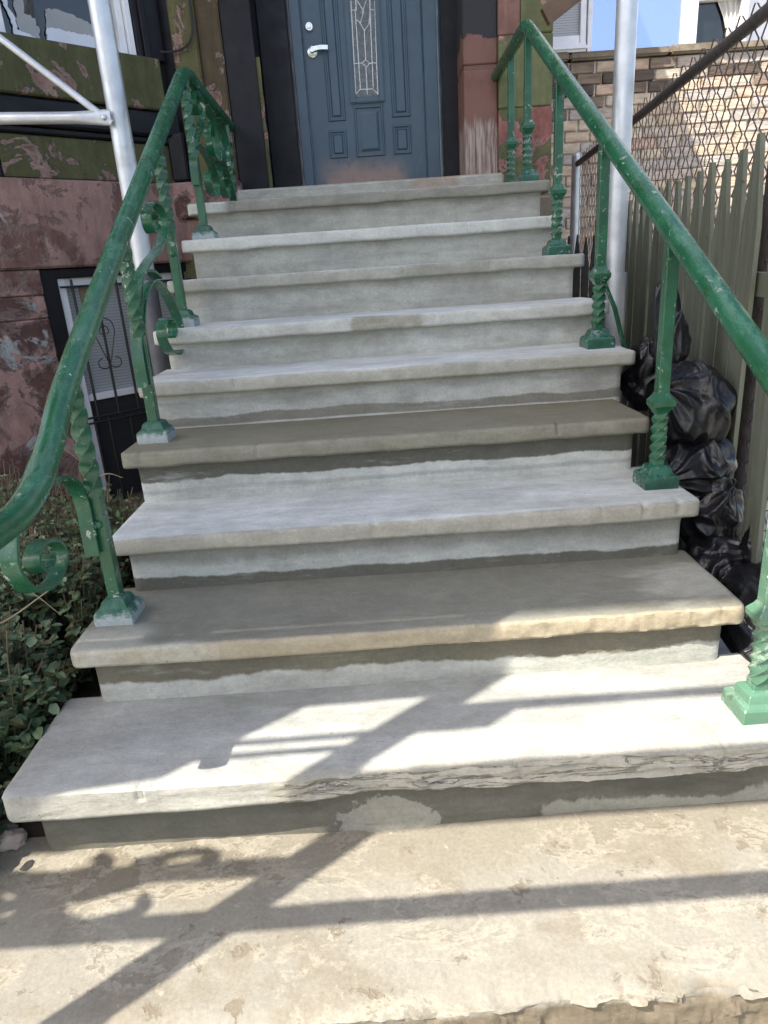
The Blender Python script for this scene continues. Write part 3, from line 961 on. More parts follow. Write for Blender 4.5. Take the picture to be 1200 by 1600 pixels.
def m_wash():
    M = Mt('brown_stone_with_wash', 0.85, spec=0.25)
    z = M.sep(M.pos)[2]
    base = M.mix(M.step(M.noise(5, 6, 0.65), 0.38, 0.65), (0.17, 0.092, 0.074), (0.125, 0.064, 0.052))
    st = M.noise(13, 5, 0.6, stretch=(2.2, 2.2, 0.16))
    edge = M.math('ADD', z, M.math('MULTIPLY', M.math('SUBTRACT', st, 0.5), 0.28))
    k = M.math('MULTIPLY', M.step(edge, 1.92, 1.84), M.step(M.noise(26, 5, 0.7, stretch=(2.0, 2.0, 0.12)), 0.36, 0.60))
    c = M.mix(M.math('MULTIPLY', k, 0.75), base, (0.40, 0.36, 0.32))
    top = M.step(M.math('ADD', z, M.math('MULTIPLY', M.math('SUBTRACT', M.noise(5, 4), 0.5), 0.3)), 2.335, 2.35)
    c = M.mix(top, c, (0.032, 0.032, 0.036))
    M.color(c)
    M.bump(M.noise(45, 5, 0.7), 0.5, 0.006)
    M.bump(k, 0.3, 0.003)
    return M.m


WASHM = m_wash()
box('jamb_stone', 0.632, 0.840, 3.575, 4.02, 1.40, 2.178, WASHM, house, 0.006)
box('jamb_stone', 0.636, 0.836, 3.585, 4.02, 2.178, 2.205, WASHM, house, 0.003)
box('jamb_stone', 0.632, 0.840, 3.575, 4.02, 2.205, 3.75, WASHM, house, 0.006)
PILB = peeling('pilaster_base_red', (0.105, 0.105, 0.045), (0.31, 0.135, 0.115), (0.21, 0.085, 0.072), 0.49, 4.5, grey=(0.33, 0.33, 0.30), gthr=0.68)
box('pilaster_block', 0.842, 1.172, 3.545, 4.6, 1.36, 1.952, PILB, house, 0.006)
box('pilaster_block', 0.842, 1.172, 3.545, 4.6, 1.954, 2.338, PILR, house, 0.006)
box('pilaster_block', 0.842, 0.975, 3.55, 4.6, 2.341, 5.2, BROWN, house, 0.006)
box('pilaster_block', 0.977, 1.172, 3.545, 4.6, 2.341, 5.2, PILR, house, 0.006)
box('pilaster_base', 0.845, 1.18, 3.47, 3.63, 1.30, 1.44, COPING, house, 0.012)

# door
box('door_frame', -0.424, -0.356, 3.915, 4.05, 1.563, 3.75, DOOR, house, 0.004)
box('door_frame', 0.421, 0.509, 3.915, 4.05, 1.563, 3.75, DOOR, house, 0.004)
door = box('door', -0.353, 0.418, 3.955, 4.0, 1.568, 3.70, DOOR, house, 0.003)
door['label'] = 'slate blue panelled front door with leaded glass'


def raised(x0, x1, z0, z1):
    y = 3.955
    v, f = [], []
    for ins, d in ((0.0, 0.0), (0.004, 0.009), (0.012, 0.009), (0.016, -0.004), (0.022, -0.006), (0.048 if x1 - x0 > 0.13 else 0.034, 0.007)):
        a = [(x0 + ins, z0 + ins), (x1 - ins, z0 + ins), (x1 - ins, z1 - ins), (x0 + ins, z1 - ins)]
        v += [(p, y - 0.002 - d, q) for p, q in a]
    for i in range(5):
        for k in range(4):
            k2 = (k + 1) % 4
            f.append([i * 4 + k, i * 4 + k2, (i + 1) * 4 + k2, (i + 1) * 4 + k])
    f.append([20, 21, 22, 23])
    mk('door_panel', v, f, DOOR, door, smooth=20)


raised(-0.236, -0.116, 1.795, 1.965)
raised(0.198, 0.320, 1.795, 1.972)
raised(-0.056, 0.140, 1.793, 2.098)
raised(-0.228, -0.112, 2.018, 3.45)
raised(0.200, 0.322, 2.018, 3.45)
gl = box('glass_lite', -0.036, 0.118, 3.944, 3.957, 2.150, 3.40, GLASS_L, door, 0)
for x0, x1, z0, z1 in ((-0.074, -0.036, 2.112, 3.45), (0.118, 0.156, 2.112, 3.45), (-0.036, 0.118, 2.112, 2.150)):
    box('glass_moulding', x0, x1, 3.934, 3.957, z0, z1, DOOR, door, 0.007, 2)
CAME = [(-0.025, 2.686, -0.034, 2.166), (-0.002, 2.634, -0.001, 2.188), (0.044, 2.319, 0.042, 2.161), (0.048, 2.521, 0.046, 2.355), (0.093, 2.628, 0.084, 2.196), (0.125, 2.678, 0.112, 2.157), (-0.034, 2.166, -0.001, 2.194), (-0.001, 2.191, 0.083, 2.189), (0.083, 2.189, 0.112, 2.157), (-0.036, 2.34, 0.02, 2.341), (0.068, 2.336, 0.117, 2.337), (0.02, 2.341, 0.046, 2.358), (0.046, 2.358, 0.068, 2.336), (0.068, 2.336, 0.048, 2.317), (0.048, 2.317, 0.02, 2.341), (0.005, 2.633, -0.033, 2.635), (0.093, 2.632, 0.117, 2.63), (0.006, 2.80, 0.005, 2.633), (0.093, 2.632, 0.101, 2.80), (0.02, 2.569, 0.048, 2.521), (0.048, 2.521, 0.081, 2.554), (0.081, 2.554, 0.092, 2.611), (0.001, 2.582, 0.02, 2.569), (0.005, 2.70, 0.052, 2.625), (0.052, 2.625, 0.022, 2.555), (0.08, 2.70, 0.04, 2.614)]
parts = [sweep_vf([(a, 3.943, b), (c, 3.943, d)], circ(0.0032, 6), side=(0, 1, 0)) for a, b, c, d in CAME]
mk('came', *join_vf(parts), LEAD, door)


def ycyl(x, y0, y1, z, r, n=20): return sweep_vf([(x, y0, z), (x, y0 + (y1 - y0) * 0.85, z), (x, y1, z)], circ(r, n), side=(1, 0, 0), scale=lambda t: 1 if t < 0.9 else 0.85)


mk('deadbolt', *join_vf([ycyl(-0.305, 3.957, 3.935, 2.562, 0.026), ycyl(-0.305, 3.937, 3.926, 2.562, 0.013)]), CHROME, door)
lev = sweep_vf(spline([(-0.298, 3.915, 2.428), (-0.27, 3.912, 2.434), (-0.235, 3.915, 2.437), (-0.195, 3.918, 2.435)], 4), [(-0.006, -0.012), (0.006, -0.012), (0.006, 0.012), (-0.006, 0.012)], side=(0, 1, 0))
mk('door_lever', *join_vf([ycyl(-0.298, 3.957, 3.94, 2.422, 0.033), ycyl(-0.298, 3.942, 3.908, 2.425, 0.014), lev]), CHROME, door)

# bay facet at the left
UE = 1.55
fbox('bay_wall', -0.05, 0.06, -0.40, -0.02, -0.4, 5.2, BLACK, house, 0)
fbox('bay_wall', 0.99, UE, -0.40, -0.02, -0.4, 1.19, PINK2, house, 0)
fbox('bay_wall', -0.05, UE, -0.40, -0.012, 1.19, 2.04, BLACK, house, 0)
fbox('bay_wall', -0.05, UE, -0.40, -0.05, 3.6, 5.2, OLIVE, house, 0)
fbox('stone_band', -0.02, UE, -0.10, 0.035, 1.190, 1.651, PINK, house, 0.012)
fbox('stone_panel', -0.02, 1.035, -0.05, 0.012, 1.654, 1.868, OLIVE, house, 0.006)
fbox('stone_panel', 1.040, UE, -0.05, 0.004, 1.654, 1.868, BLACK, house, 0.006)
fbox('moulding', -0.05, UE, -0.05, 0.030, 1.872, 1.905, BLACK, house, 0.008)
fbox('moulding', -0.05, UE, -0.05, 0.055, 1.907, 2.043, BLACK, house, 0.012)
fbox('window_sill', 0.035, UE, -0.10, 0.068, 2.047, 2.318, OLIVE, house, 0.008)
# upper window
uw = fbox('window', 0.21, 1.10, -0.10, -0.075, 2.32, 3.6, GLASS_D, house, 0)
uw['label'] = 'upper window with torn white paper behind the glass'
fbox('window_frame', 0.140, 0.178, -0.09, 0.000, 2.321, 3.6, WHITE, uw, 0.004)
fbox('window_frame', 0.180, 0.222, -0.09, -0.022, 2.333, 3.6, WHITE, uw, 0.004)
fbox('window_frame', 0.180, 0.86, -0.09, -0.012, 2.319, 2.336, WHITE, uw, 0.003)
fbox('window_frame', 0.858, 0.93, -0.09, -0.020, 2.319, 3.6, WHITE, uw, 0.004)
fbox('window_frame', 0.932, 1.0, -0.09, 0.0, 2.319, 3.6, WHITE, uw, 0.004)
fbox('window_trim', -0.04, 0.136, -0.10, 0.01, 2.322, 3.6, BLACK, house, 0.006)
fbox('window_trim', 0.06, 0.10, 0.012, 0.03, 2.322, 3.6, BLACK, house, 0.006)


def paper(pts, mat, d):
    """torn sheet in the facet plane, ragged where it is torn"""
    out = []
    for i, (a, b) in enumerate(pts):
        c, e = pts[(i + 1) % len(pts)]
        L = math.hypot(c - a, e - b)
        n = max(1, int(L / 0.012))
        for j in range(n):
            t = j / n
            z = b + (e - b) * t
            k = 0.006 if z > 2.35 and j else 0
            out.append((a + (c - a) * t + R.uniform(-k, k), z + R.uniform(-k, k)))
    n = len(out)
    v = [facet((u, d, z)) for u, z in out] + [facet((u, d - 0.002, z)) for u, z in out]
    f = [list(range(n)), list(range(2 * n - 1, n - 1, -1))] + [[i, n + i, n + (i + 1) % n, (i + 1) % n] for i in range(n)]
    mk('torn_paper', v, f, mat, uw, smooth=0)


paper([(0.855, 2.56), (0.80, 2.56), (0.801, 2.468), (0.783, 2.441), (0.776, 2.392), (0.783, 2.379), (0.693, 2.358), (0.691, 2.337), (0.80, 2.337), (0.806, 2.407), (0.83, 2.50)], PAPER, -0.062)
paper([(0.77, 2.56), (0.715, 2.56), (0.728, 2.462), (0.671, 2.447), (0.674, 2.415), (0.66, 2.411), (0.673, 2.337), (0.788, 2.337), (0.769, 2.393)], PAPERG, -0.067)
paper([(0.608, 2.499), (0.56, 2.51), (0.489, 2.503), (0.42, 2.49), (0.36, 2.47), (0.30, 2.45), (0.233, 2.475), (0.222, 2.43), (0.222, 2.337), (0.642, 2.337), (0.62, 2.411)], PAPERG, -0.067)
paper([(0.62, 2.411), (0.566, 2.416), (0.481, 2.413), (0.40, 2.41), (0.33, 2.41), (0.25, 2.402), (0.224, 2.41), (0.224, 2.337), (0.638, 2.337)], PAPER, -0.060)
# basement window with grille
bw = fbox('window', 0.04, 0.82, -0.16, -0.075, 0.42, 1.14, BLIND, house, 0)
bw['label'] = 'basement window with blind behind a black scroll grille'
fbox('window_trim', 0.872, 0.965, -0.20, 0.000, -0.35, 1.186, BLACK, house, 0.004)
fbox('window_trim', 0.0, 0.872, -0.20, 0.0, 1.135, 1.186, BLACK, house, 0.004)
fbox('window_frame', 0.822, 0.871, -0.14, -0.022, -0.35, 1.133, WHITE, bw, 0.003)
fbox('window_frame', 0.02, 0.820, -0.14, -0.030, 1.088, 1.133, WHITE, bw, 0.003)
fbox('window_frame', 0.02, 0.820, -0.14, -0.032, 0.412, 0.452, WHITE, bw, 0.003)
fbox('blind_panel', 0.02, 0.820, -0.16, -0.06, -0.35, 0.410, BLIND_D, bw, 0.002)
fbox('curtain', 0.68, 0.73, -0.074, -0.066, 0.95, 1.09, TWIG, bw, 0.0)


def fpipe(pts, r, n=6): return sweep_vf([facet(p) for p in pts], circ(r, n), side=(S2, -S2, 0))


for u in (0.80, 0.665, 0.53, 0.40, 0.27, 0.14):
    mk('grille_bar', *fpipe([(u, 0.008, 0.30), (u, 0.008, 1.125)], 0.008), BLACKM, bw)
for u in (0.83, 0.74, 0.60, 0.46, 0.32, 0.18):
    mk('grille_bar', *fpipe([(u, 0.008, -0.32), (u, 0.008, 0.30)], 0.008), BLACKM, bw)
for z in (1.085, 0.318, 0.285):
    mk('grille_rail', *fpipe([(0.87, 0.010, z), (0.01, 0.010, z)], 0.007), BLACKM, bw)
for s in (-1, 1):
    u0 = 0.665
    hp = [(0.03, 0.845), (0.022, 0.82), (0.04, 0.80), (0.06, 0.83), (0.055, 0.875), (0.03, 0.895), (0.005, 0.89)]
    mk('grille_scroll', *sweep_vf(spline([facet((u0 - s * a * 1.0, 0.016, b)) for a, b in [(0.012, 0.80), (0.028, 0.812), (0.02, 0.842), (-0.004, 0.855)][::1]] , 4), circ(0.0035, 5), side=(S2, -S2, 0)), BLACKM, bw)
    mk('grille_scroll', *sweep_vf(spline([facet((u0 - s * a, 0.016, b)) for a, b in [(0.0, 0.90), (0.05, 0.875), (0.065, 0.82), (0.045, 0.75), (0.0, 0.62), (-0.04, 0.60), (-0.07, 0.615), (-0.068, 0.65), (-0.04, 0.66)]], 5), circ(0.0035, 5), side=(S2, -S2, 0)), BLACKM, bw)
# stone courses beside the basement window
fbox('stone_block', 0.968, UE, -0.03, 0.020, 1.052, 1.186, PINK, house, 0.006)
fbox('stone_block', 0.968, UE, -0.03, 0.012, 0.925, 1.049, PINK2, house, 0.006)
fbox('stone_block', 0.968, UE, -0.03, 0.016, -0.35, 0.922, PINK2, house, 0.008)
# front of the bay, running left out of the picture
fx = facet((UE, 0, 0))
box('bay_front', fx.x - 2.2, fx.x + 0.03, fx.y + 0.05, fx.y + 0.5, -0.4, 5.2, PINK2, house, 0.01)
# loose cable
cb = sweep('cable', spline([(-1.175, 3.50, 2.36), (-1.12, 3.505, 2.355), (-1.04, 3.515, 2.372), (-0.98, 3.518, 2.43), (-0.965, 3.52, 2.56), (-0.97, 3.52, 2.9)], 6), circ(0.006, 6), BLACKM, None, side=(0, 1, 0))
tag(cb, 'thin black cable looping across the olive pilaster left of the door', 'cable')

# ---------------------------------------------------------------- neighbouring house
WY = 5.40
nb = thing('neighbour_house', (3.0, WY + 0.3, -0.3), 'tan brick house behind the wire fence, with white framed windows', 'house')
box('wall', 1.30, 7.5, WY + 0.020, WY + 3.0, -0.4, 2.60, MORTAR, nb, 0)
bmesh_cache = []
for mi, mat in enumerate(BRICKS + SOOT):
    for var in range(2):
        Lb = 0.215
        v, f = box_vf(-Lb / 2, Lb / 2, -0.012, 0.03, -0.041, 0.041, 0.006, 2)
        v = [(a, b + (0.006 * fbm(a * 3 + mi, c * 9, var * 3.0, 5, 3) if b < 0 else 0), c) for a, b, c in v]
        me = bpy.data.meshes.new('brick')
        me.from_pydata(v, [], f)
        me.materials.append(mat)
        bmesh_cache.append(me)
row = 0
z = 2.555
while z > 0.72:
    x = 1.42 + (0.11 if row % 2 else 0) + R.uniform(-0.03, 0.03)
    while x < 3.62:
        soot = (row < 2 and x < 2.6 and R.random() < 0.85) or (row < 5 and x < 2.1 and R.random() < 0.6) or (row < 3 and R.random() < 0.25)
        mi = R.choice([len(BRICKS), len(BRICKS) + 1, len(BRICKS) + 2]) if soot else R.randrange(len(BRICKS))
        bo = place('brick', bmesh_cache[mi * 2 + R.randrange(2)], (x, WY + R.uniform(0, 0.010), z + R.uniform(-0.003, 0.003)), nb)
        bo.rotation_euler = (0, R.uniform(-0.012, 0.012), R.uniform(-0.02, 0.02))
        bo.scale = (R.uniform(0.95, 1.02), 1, R.uniform(0.94, 1.0))
        x += 0.215 + R.choice((0.006, 0.012, 0.016))
    z -= 0.0865
    row += 1
cp = []
for i in range(9):
    x0 = 1.36 + i * 0.42
    box('coping_stone', x0, x0 + 0.412, WY - 0.05 + R.uniform(0, 0.015), WY + 0.25, 2.606, 2.668 + R.uniform(-0.006, 0.006), COPING, nb, 0.014, 2)
box('upper_wall', 1.30, 7.5, WY + 0.40, WY + 3.0, 2.60, 5.5, WHITE, nb, 0)
# left box window
v, f = box_vf(1.55, 1.93, WY - 0.02, WY + 0.3, 2.72, 2.80, 0.01)
nw = box('window', 1.60, 1.865, WY + 0.03, WY + 0.06, 2.80, 3.9, BLIND, nb, 0)
nw['label'] = 'white framed window with pale blind beside the sky reflecting pane'
box('window_frame', 1.55, 1.60, WY, WY + 0.3, 2.735, 3.9, WHITE, nw, 0.004)
box('window_frame', 1.866, 1.915, WY, WY + 0.3, 2.735, 3.9, WHITE, nw, 0.004)
box('window_frame', 1.602, 1.864, WY + 0.003, WY + 0.3, 2.735, 2.795, WHITE, nw, 0.004)
box('window_sill', 1.53, 1.93, WY - 0.045, WY + 0.3, 2.668, 2.732, WHITE, nw, 0.02, 2)
bwn = box('window', 1.975, 2.72, WY + 0.05, WY + 0.08, 2.68, 3.9, GLASS_B, nb, 0)
bwn['label'] = 'large pane mirroring the blue sky'
box('window_frame', 1.935, 1.973, WY + 0.02, WY + 0.3, 2.672, 3.9, WHITE, bwn, 0.004)
box('window_frame', 2.722, 2.80, WY + 0.02, WY + 0.3, 2.672, 3.9, WHITE, bwn, 0.006)
dwn = box('window', 2.86, 3.22, WY + 0.10, WY + 0.13, 2.68, 2.99, GLASS_D, nb, 0)
dwn['label'] = 'dark window with a pale curtain drawn aside'
box('window_frame', 2.802, 2.858, WY + 0.03, WY + 0.3, 2.672, 3.9, WHITE, dwn, 0.004)
box('window_frame', 2.86, 3.26, WY + 0.04, WY + 0.3, 2.99, 3.03, WHITE, dwn, 0.004)
box('window_frame', 3.222, 3.28, WY + 0.03, WY + 0.3, 2.672, 3.9, WHITE, dwn, 0.004)
cv, cf = [], []
for i in range(15):
    t = i / 14
    for zz_ in (2.682, 2.78, 2.88, 2.99):
        k = (zz_ - 2.68) / 0.31
        cv.append((3.22 - t * (0.09 + 0.10 * k * k), WY + 0.085 + 0.010 * math.sin(t * 24), zz_))
for i in range(14):
    for j in range(3): cf.append([i * 4 + j, (i + 1) * 4 + j, (i + 1) * 4 + j + 1, i * 4 + j + 1])
mk('curtain', cv, cf, CLOTH, dwn)

# ---------------------------------------------------------------- picket fence
PX0, PS = 1.0, 0.15
pf = thing('picket_fence', (PX0 + PS * 1.0, 1.0, -0.26), 'grey green wooden picket fence along the right of the steps', 'fence')
fd = Vector((PS, 1, 0)).normalized()
fn = Vector((fd.y, -fd.x, 0))


def picket(y, top, wdt=0.128, lean=0.0, mat=PICKET, bot=-0.24):
    c = Vector((PX0 + PS * y, y, 0)) + fn * R.uniform(-0.004, 0.004)
    hw = wdt / 2
    tip = 0.012 + R.uniform(0, 0.006)
    sh_ = top - 0.25 + R.uniform(-0.02, 0.02)
    out = [(-hw, bot), (hw, bot), (hw, sh_), (tip, top), (-tip, top - R.uniform(0, 0.012)), (-hw, sh_ - 0.01)]
    v = []
    for d in (-0.007, 0.007):
        for s, z in out:
            ll = lean * (z + 0.24)
            v.append(c + fd * (s + ll) + fn * d + Vector((0, 0, z)))
    n = len(out)
    f = [list(range(n)), list(range(2 * n - 1, n - 1, -1))] + [[i, n + i, n + (i + 1) % n, (i + 1) % n] for i in range(n)]
    mk('picket', v, f, mat, pf, smooth=0)


y = 0.50
ys = [0.39, 0.535, 0.68]
yy = 0.985
while yy < 3.95:
    ys.append(yy)
    yy += 0.1445 + 0.006 * (yy - 1)
for y in ys:
    if abs(y - 0.68) < 0.01: picket(0.692, 1.36, 0.130, 0.055)
    else: picket(y, 1.345 + R.uniform(-0.014, 0.014) + (0.03 if y < 1 else 0), 0.127 if y < 2 else 0.136, R.uniform(-0.006, 0.006))
for z in (0.05, 0.95):
    a = Vector((PX0 + PS * 0.3, 0.3, z)) + fn * 0.03
    b = Vector((PX0 + PS * 3.9, 3.9, z)) + fn * 0.03
    sweep('fence_rail', [a, b], [(-0.016, -0.035), (0.016, -0.035), (0.016, 0.035), (-0.016, 0.035)], PICKET, pf, side=fn)
# dark gate across the end of the alley
dg = thing('picket_gate', (1.5, 4.05, -0.26), 'dark pointed picket gate at the back of the alley beside the steel fence post', 'gate')
for i in range(11):
    x = 1.19 + i * 0.062
    top = 1.20 + R.uniform(-0.015, 0.015)
    hw = 0.026
    out = [(-hw, -0.24), (hw, -0.24), (hw, top - 0.22), (0.004, top), (-0.004, top), (-hw, top - 0.22)]
    v = [(x + s, 4.05 + d, z) for d in (-0.009, 0.009) for s, z in out]
    f = [list(range(6)), list(range(11, 5, -1))] + [[k, 6 + k, 6 + (k + 1) % 6, (k + 1) % 6] for k in range(6)]
    mk('picket', v, f, PICKETD, dg, smooth=0)
box('gate_rail', 1.16, 1.86, 4.062, 4.09, 0.5, 0.57, PICKETD, dg)

# ---------------------------------------------------------------- chain link fence
CX0, CS = 1.15, 0.12
cl = thing('chain_link_fence', (CX0 + CS * 1.2, 1.2, -0.26), 'rusty chain link fence with dark top rail behind the pickets', 'fence')
cd = Vector((CS, 1, 0)).normalized()
cn = Vector((cd.y, -cd.x, 0))


def cp_(y, z, d=0.0): return Vector((CX0 + CS * y, y, z)) + cn * d


ZR = 1.775
sweep('top_rail', [cp_(0.55, ZR + 0.01), cp_(1.5, ZR), cp_(3.0, ZR - 0.008), cp_(4.93, ZR)], circ(0.023, 12), RUST, cl, side=cn)
for y, r, mt, top in ((1.165, 0.036, RUST, 1.74), (4.98, 0.042, STEEL, 1.83)):
    p = cp_(y, 0)
    if mt is RUST: p = p + cn * 0.02
    o = sweep('fence_post', [(p.x, p.y, -0.26), (p.x, p.y, top)], circ(r, 16), mt, cl)
    v, f = dome_vf((p.x, p.y, top), r * 1.06, (0, 0, 1), 16)
    mk('post_cap', v + [(p.x + r * 1.1 * math.cos(a * math.pi / 8), p.y + r * 1.1 * math.sin(a * math.pi / 8), top - 0.03) for a in range(16)], f, mt, o)
parts = []
PH, PV = 0.064, 0.039
wv, wf = [], []
nrow = int((ZR + 0.06 + 0.22) / PV)
nc = int((4.9 - 0.55) / PH)
for i in range(nc):
    path = []
    for j in range(nrow + 1):
        a = (i + ((i + j) % 2)) * PH + 0.55
        zz_ = ZR + 0.055 - j * PV + 0.008 * fbm(a, j * 0.3, 0, 1.3, 2)
        dd = 0.004 if (i + j) % 2 else -0.004
        path.append(cp_(a + 0.006 * fbm(a, zz_, 5, 2.0, 2), zz_, dd))
        if 0 < j < nrow:                                   # rounded knuckle
            pass
    o = len(wv)
    r = 0.0033
    for q, p in enumerate(path):
        wv += [p + cn * r, p - cn * r * 0.5 + cd * r * 0.87, p - cn * r * 0.5 - cd * r * 0.87]
    for q in range(len(path) - 1):
        for k in range(3):
            k2 = (k + 1) % 3
            wf.append([o + q * 3 + k, o + q * 3 + k2, o + q * 3 + 3 + k2, o + q * 3 + 3 + k])
o = mk('wire_mesh', wv, wf, WIRE, cl, smooth=60)
o['kind'] = 'stuff'

# ---------------------------------------------------------------- sidewalk shed (pipes), with an added deck and sheet that block sun
sh = thing('sidewalk_shed', (0, 1.0, -0.4), 'galvanised pipe scaffold legs with braces standing beside the steps', 'scaffold')


def pipe(name, a, b, r, mat=STEEL, side=None, n=20, scale=None, m=2):
    a, b = Vector(a), Vector(b)
    s = side or (b - a).orthogonal()
    return sweep(name, [a.lerp(b, i / m) for i in range(m + 1)], circ(r, n), mat, sh, side=s, scale=scale)


LZ = 6.86
pipe('leg', (-1.085, 2.18, 1.12), (-1.085, 2.18, LZ), 0.045)
pipe('leg', (-1.085, 2.18, -0.25), (-1.085, 2.18, 1.14), 0.041, simple('shaded_leg_steel', (0.075, 0.077, 0.085), 0.6, 0.3, 9, 0.3, 40))  # lower leg in a darker steel: areaway shade put into its colour
pipe('leg', (1.09, 2.02, -0.26), (1.09, 2.02, 0.985), 0.050)
pipe('leg', (1.085, 2.02, 0.94), (1.085, 2.02, LZ), 0.043)
FY = -0.90
pipe('leg', (-1.36, FY, -0.40), (-1.36, FY, LZ), 0.044)
pipe('leg', (2.6, FY, -0.40), (2.6, FY, LZ), 0.044)
pipe('cross_bar', (-2.9, FY, 1.50), (2.6, FY + 0.02, 1.485), 0.028, n=12)
pipe('cross_bar', (-2.9, FY, 1.85), (-1.36, FY, 1.83), 0.026, n=12)
pipe('cross_bar', (-1.36, FY, 2.10), (2.6, FY, 2.10), 0.028, n=12)
pipe('cross_bar', (-1.36, FY, 2.65), (2.6, FY, 2.65), 0.019, n=12)
# out-of-frame sheet, added and outlined to shade the left of the second step
SHADE_OUT = [(-2.7, 2.15), (-2.10, 2.10), (-1.96, 2.22), (-1.80, 2.28), (-1.78, 2.84), (-1.36, 2.86), (-1.36, 3.2), (-2.7, 3.2)]
pipe('cross_bar', (-1.82, FY, 2.46), (-1.36, FY, 2.47), 0.012, n=8)  # thin bars, added to stripe the gap in the sheet's shadow
pipe('cross_bar', (-1.82, FY, 2.35), (-1.36, FY, 2.36), 0.012, n=8)
box('shade_plate', -1.30, -1.12, FY - 0.006, FY + 0.006, 2.46, 2.66, STEEL, sh, 0.001)  # plate added out of frame for a small shadow beyond the leg
n_ = len(SHADE_OUT)
mk('shade_sheet', [(a, FY - 0.03 + d, b) for d in (0, 0.018) for a, b in SHADE_OUT], [list(range(n_)), list(range(2 * n_ - 1, n_ - 1, -1))] + [[q, n_ + q, n_ + (q + 1) % n_, (q + 1) % n_] for q in range(n_)], WOOD, sh, smooth=0)
# flattened-end brace and diagonal from the left leg
fl = []
pts = [Vector((-1.10 - 0.62 * i / 16, 2.12, 1.757 + 0.002 * i)) for i in range(17)]
v, f = [], []
for i, p in enumerate(pts):
    k = max(0, 1 - i / 4)
    ry, rz_ = 0.024 * (1 - 0.72 * k), 0.024 * (1 + 0.35 * k)
    for q in range(16):
        a = 2 * math.pi * q / 16
        v.append(p + Vector((0, ry * math.cos(a), rz_ * math.sin(a))))
for i in range(16):
    for q in range(16):
        q2 = (q + 1) % 16
        f.append([i * 16 + q, i * 16 + q2, (i + 1) * 16 + q2, (i + 1) * 16 + q])
f.append(list(range(16)))
mk('brace', v, f, STEEL, sh)
pipe('brace', (-1.10, 2.125, 1.735), (-1.90, 2.125, 2.41), 0.015)
mk('brace_bolt', *dome_vf((-1.125, 2.11, 1.757), 0.012, (0, -1, 0)), STEEL, sh)
sweep('diagonal_board', [(1.085, 3.40, 2.375), (1.62, 3.36, 2.70), (2.0, 3.33, 2.93)], [(-0.03, -0.045), (0.03, -0.045), (0.03, 0.045), (-0.03, 0.045)], WOOD, sh, side=(0, 1, 0))
for i in range(16):  # unseen deck, added and sized to keep sun off the upper steps
    y0 = -2.52 + i * 0.31
    box('sun_block_plank', -5.8, -0.90, y0, y0 + 0.306, 7.00, 7.05, WOOD, sh, 0)
for y in (-0.90, 2.18):
    box('sun_block_beam', -5.8, 1.2, y - 0.05, y + 0.05, 6.86, 6.997, WOOD, sh, 0)

# iron scrolls added left of the frame to cast curled shadows on the bottom step
tr = thing('shadow_scrollwork', (-1.9, FY, -0.4), 'added green iron scrolls left of the viewpoint, casting curled shadows on the bottom step', 'gate')
sweep('shadow_scroll_post', [(-2.63, FY + 0.03, -0.40), (-2.63, FY + 0.03, 1.9)], circ(0.02, 10), GREEN_P, tr)


def xzscroll(pts, r=0.012):
    sweep('shadow_scroll', spline([(a + 0.22, FY + 0.03, b - 0.12) for a, b in pts], 6), circ(r, 8), GREEN_P, tr, side=(0, 1, 0))


xzscroll([(-2.85, 1.55), (-2.5, 1.57), (-2.25, 1.60), (-2.05, 1.55), (-1.95, 1.62), (-2.0, 1.70), (-2.07, 1.67)], 0.018)
xzscroll([(-2.45, 1.62), (-2.36, 1.74), (-2.24, 1.80), (-2.15, 1.74), (-2.18, 1.67), (-2.25, 1.69)], 0.016)
xzscroll([(-2.2, 1.66), (-2.10, 1.76), (-1.98, 1.78), (-1.90, 1.86), (-1.93, 1.95)], 0.020)
xzscroll([(-2.6, 1.80), (-2.45, 1.86), (-2.3, 1.94), (-2.15, 1.90), (-2.06, 1.96), (-2.12, 2.03)], 0.016)
xzscroll([(-2.1, 1.64), (-1.98, 1.66), (-1.86, 1.60), (-1.78, 1.66), (-1.82, 1.73)], 0.016)
xzscroll([(-2.4, 1.97), (-2.25, 1.90), (-2.12, 1.82), (-2.02, 1.84), (-1.97, 1.78)], 0.020)
xzscroll([(-2.85, 1.78), (-2.6, 1.70), (-2.4, 1.76), (-2.28, 1.70), (-2.2, 1.75)], 0.024)
xzscroll([(-2.0, 1.97), (-1.88, 2.02), (-1.80, 1.96), (-1.86, 1.90)], 0.014)

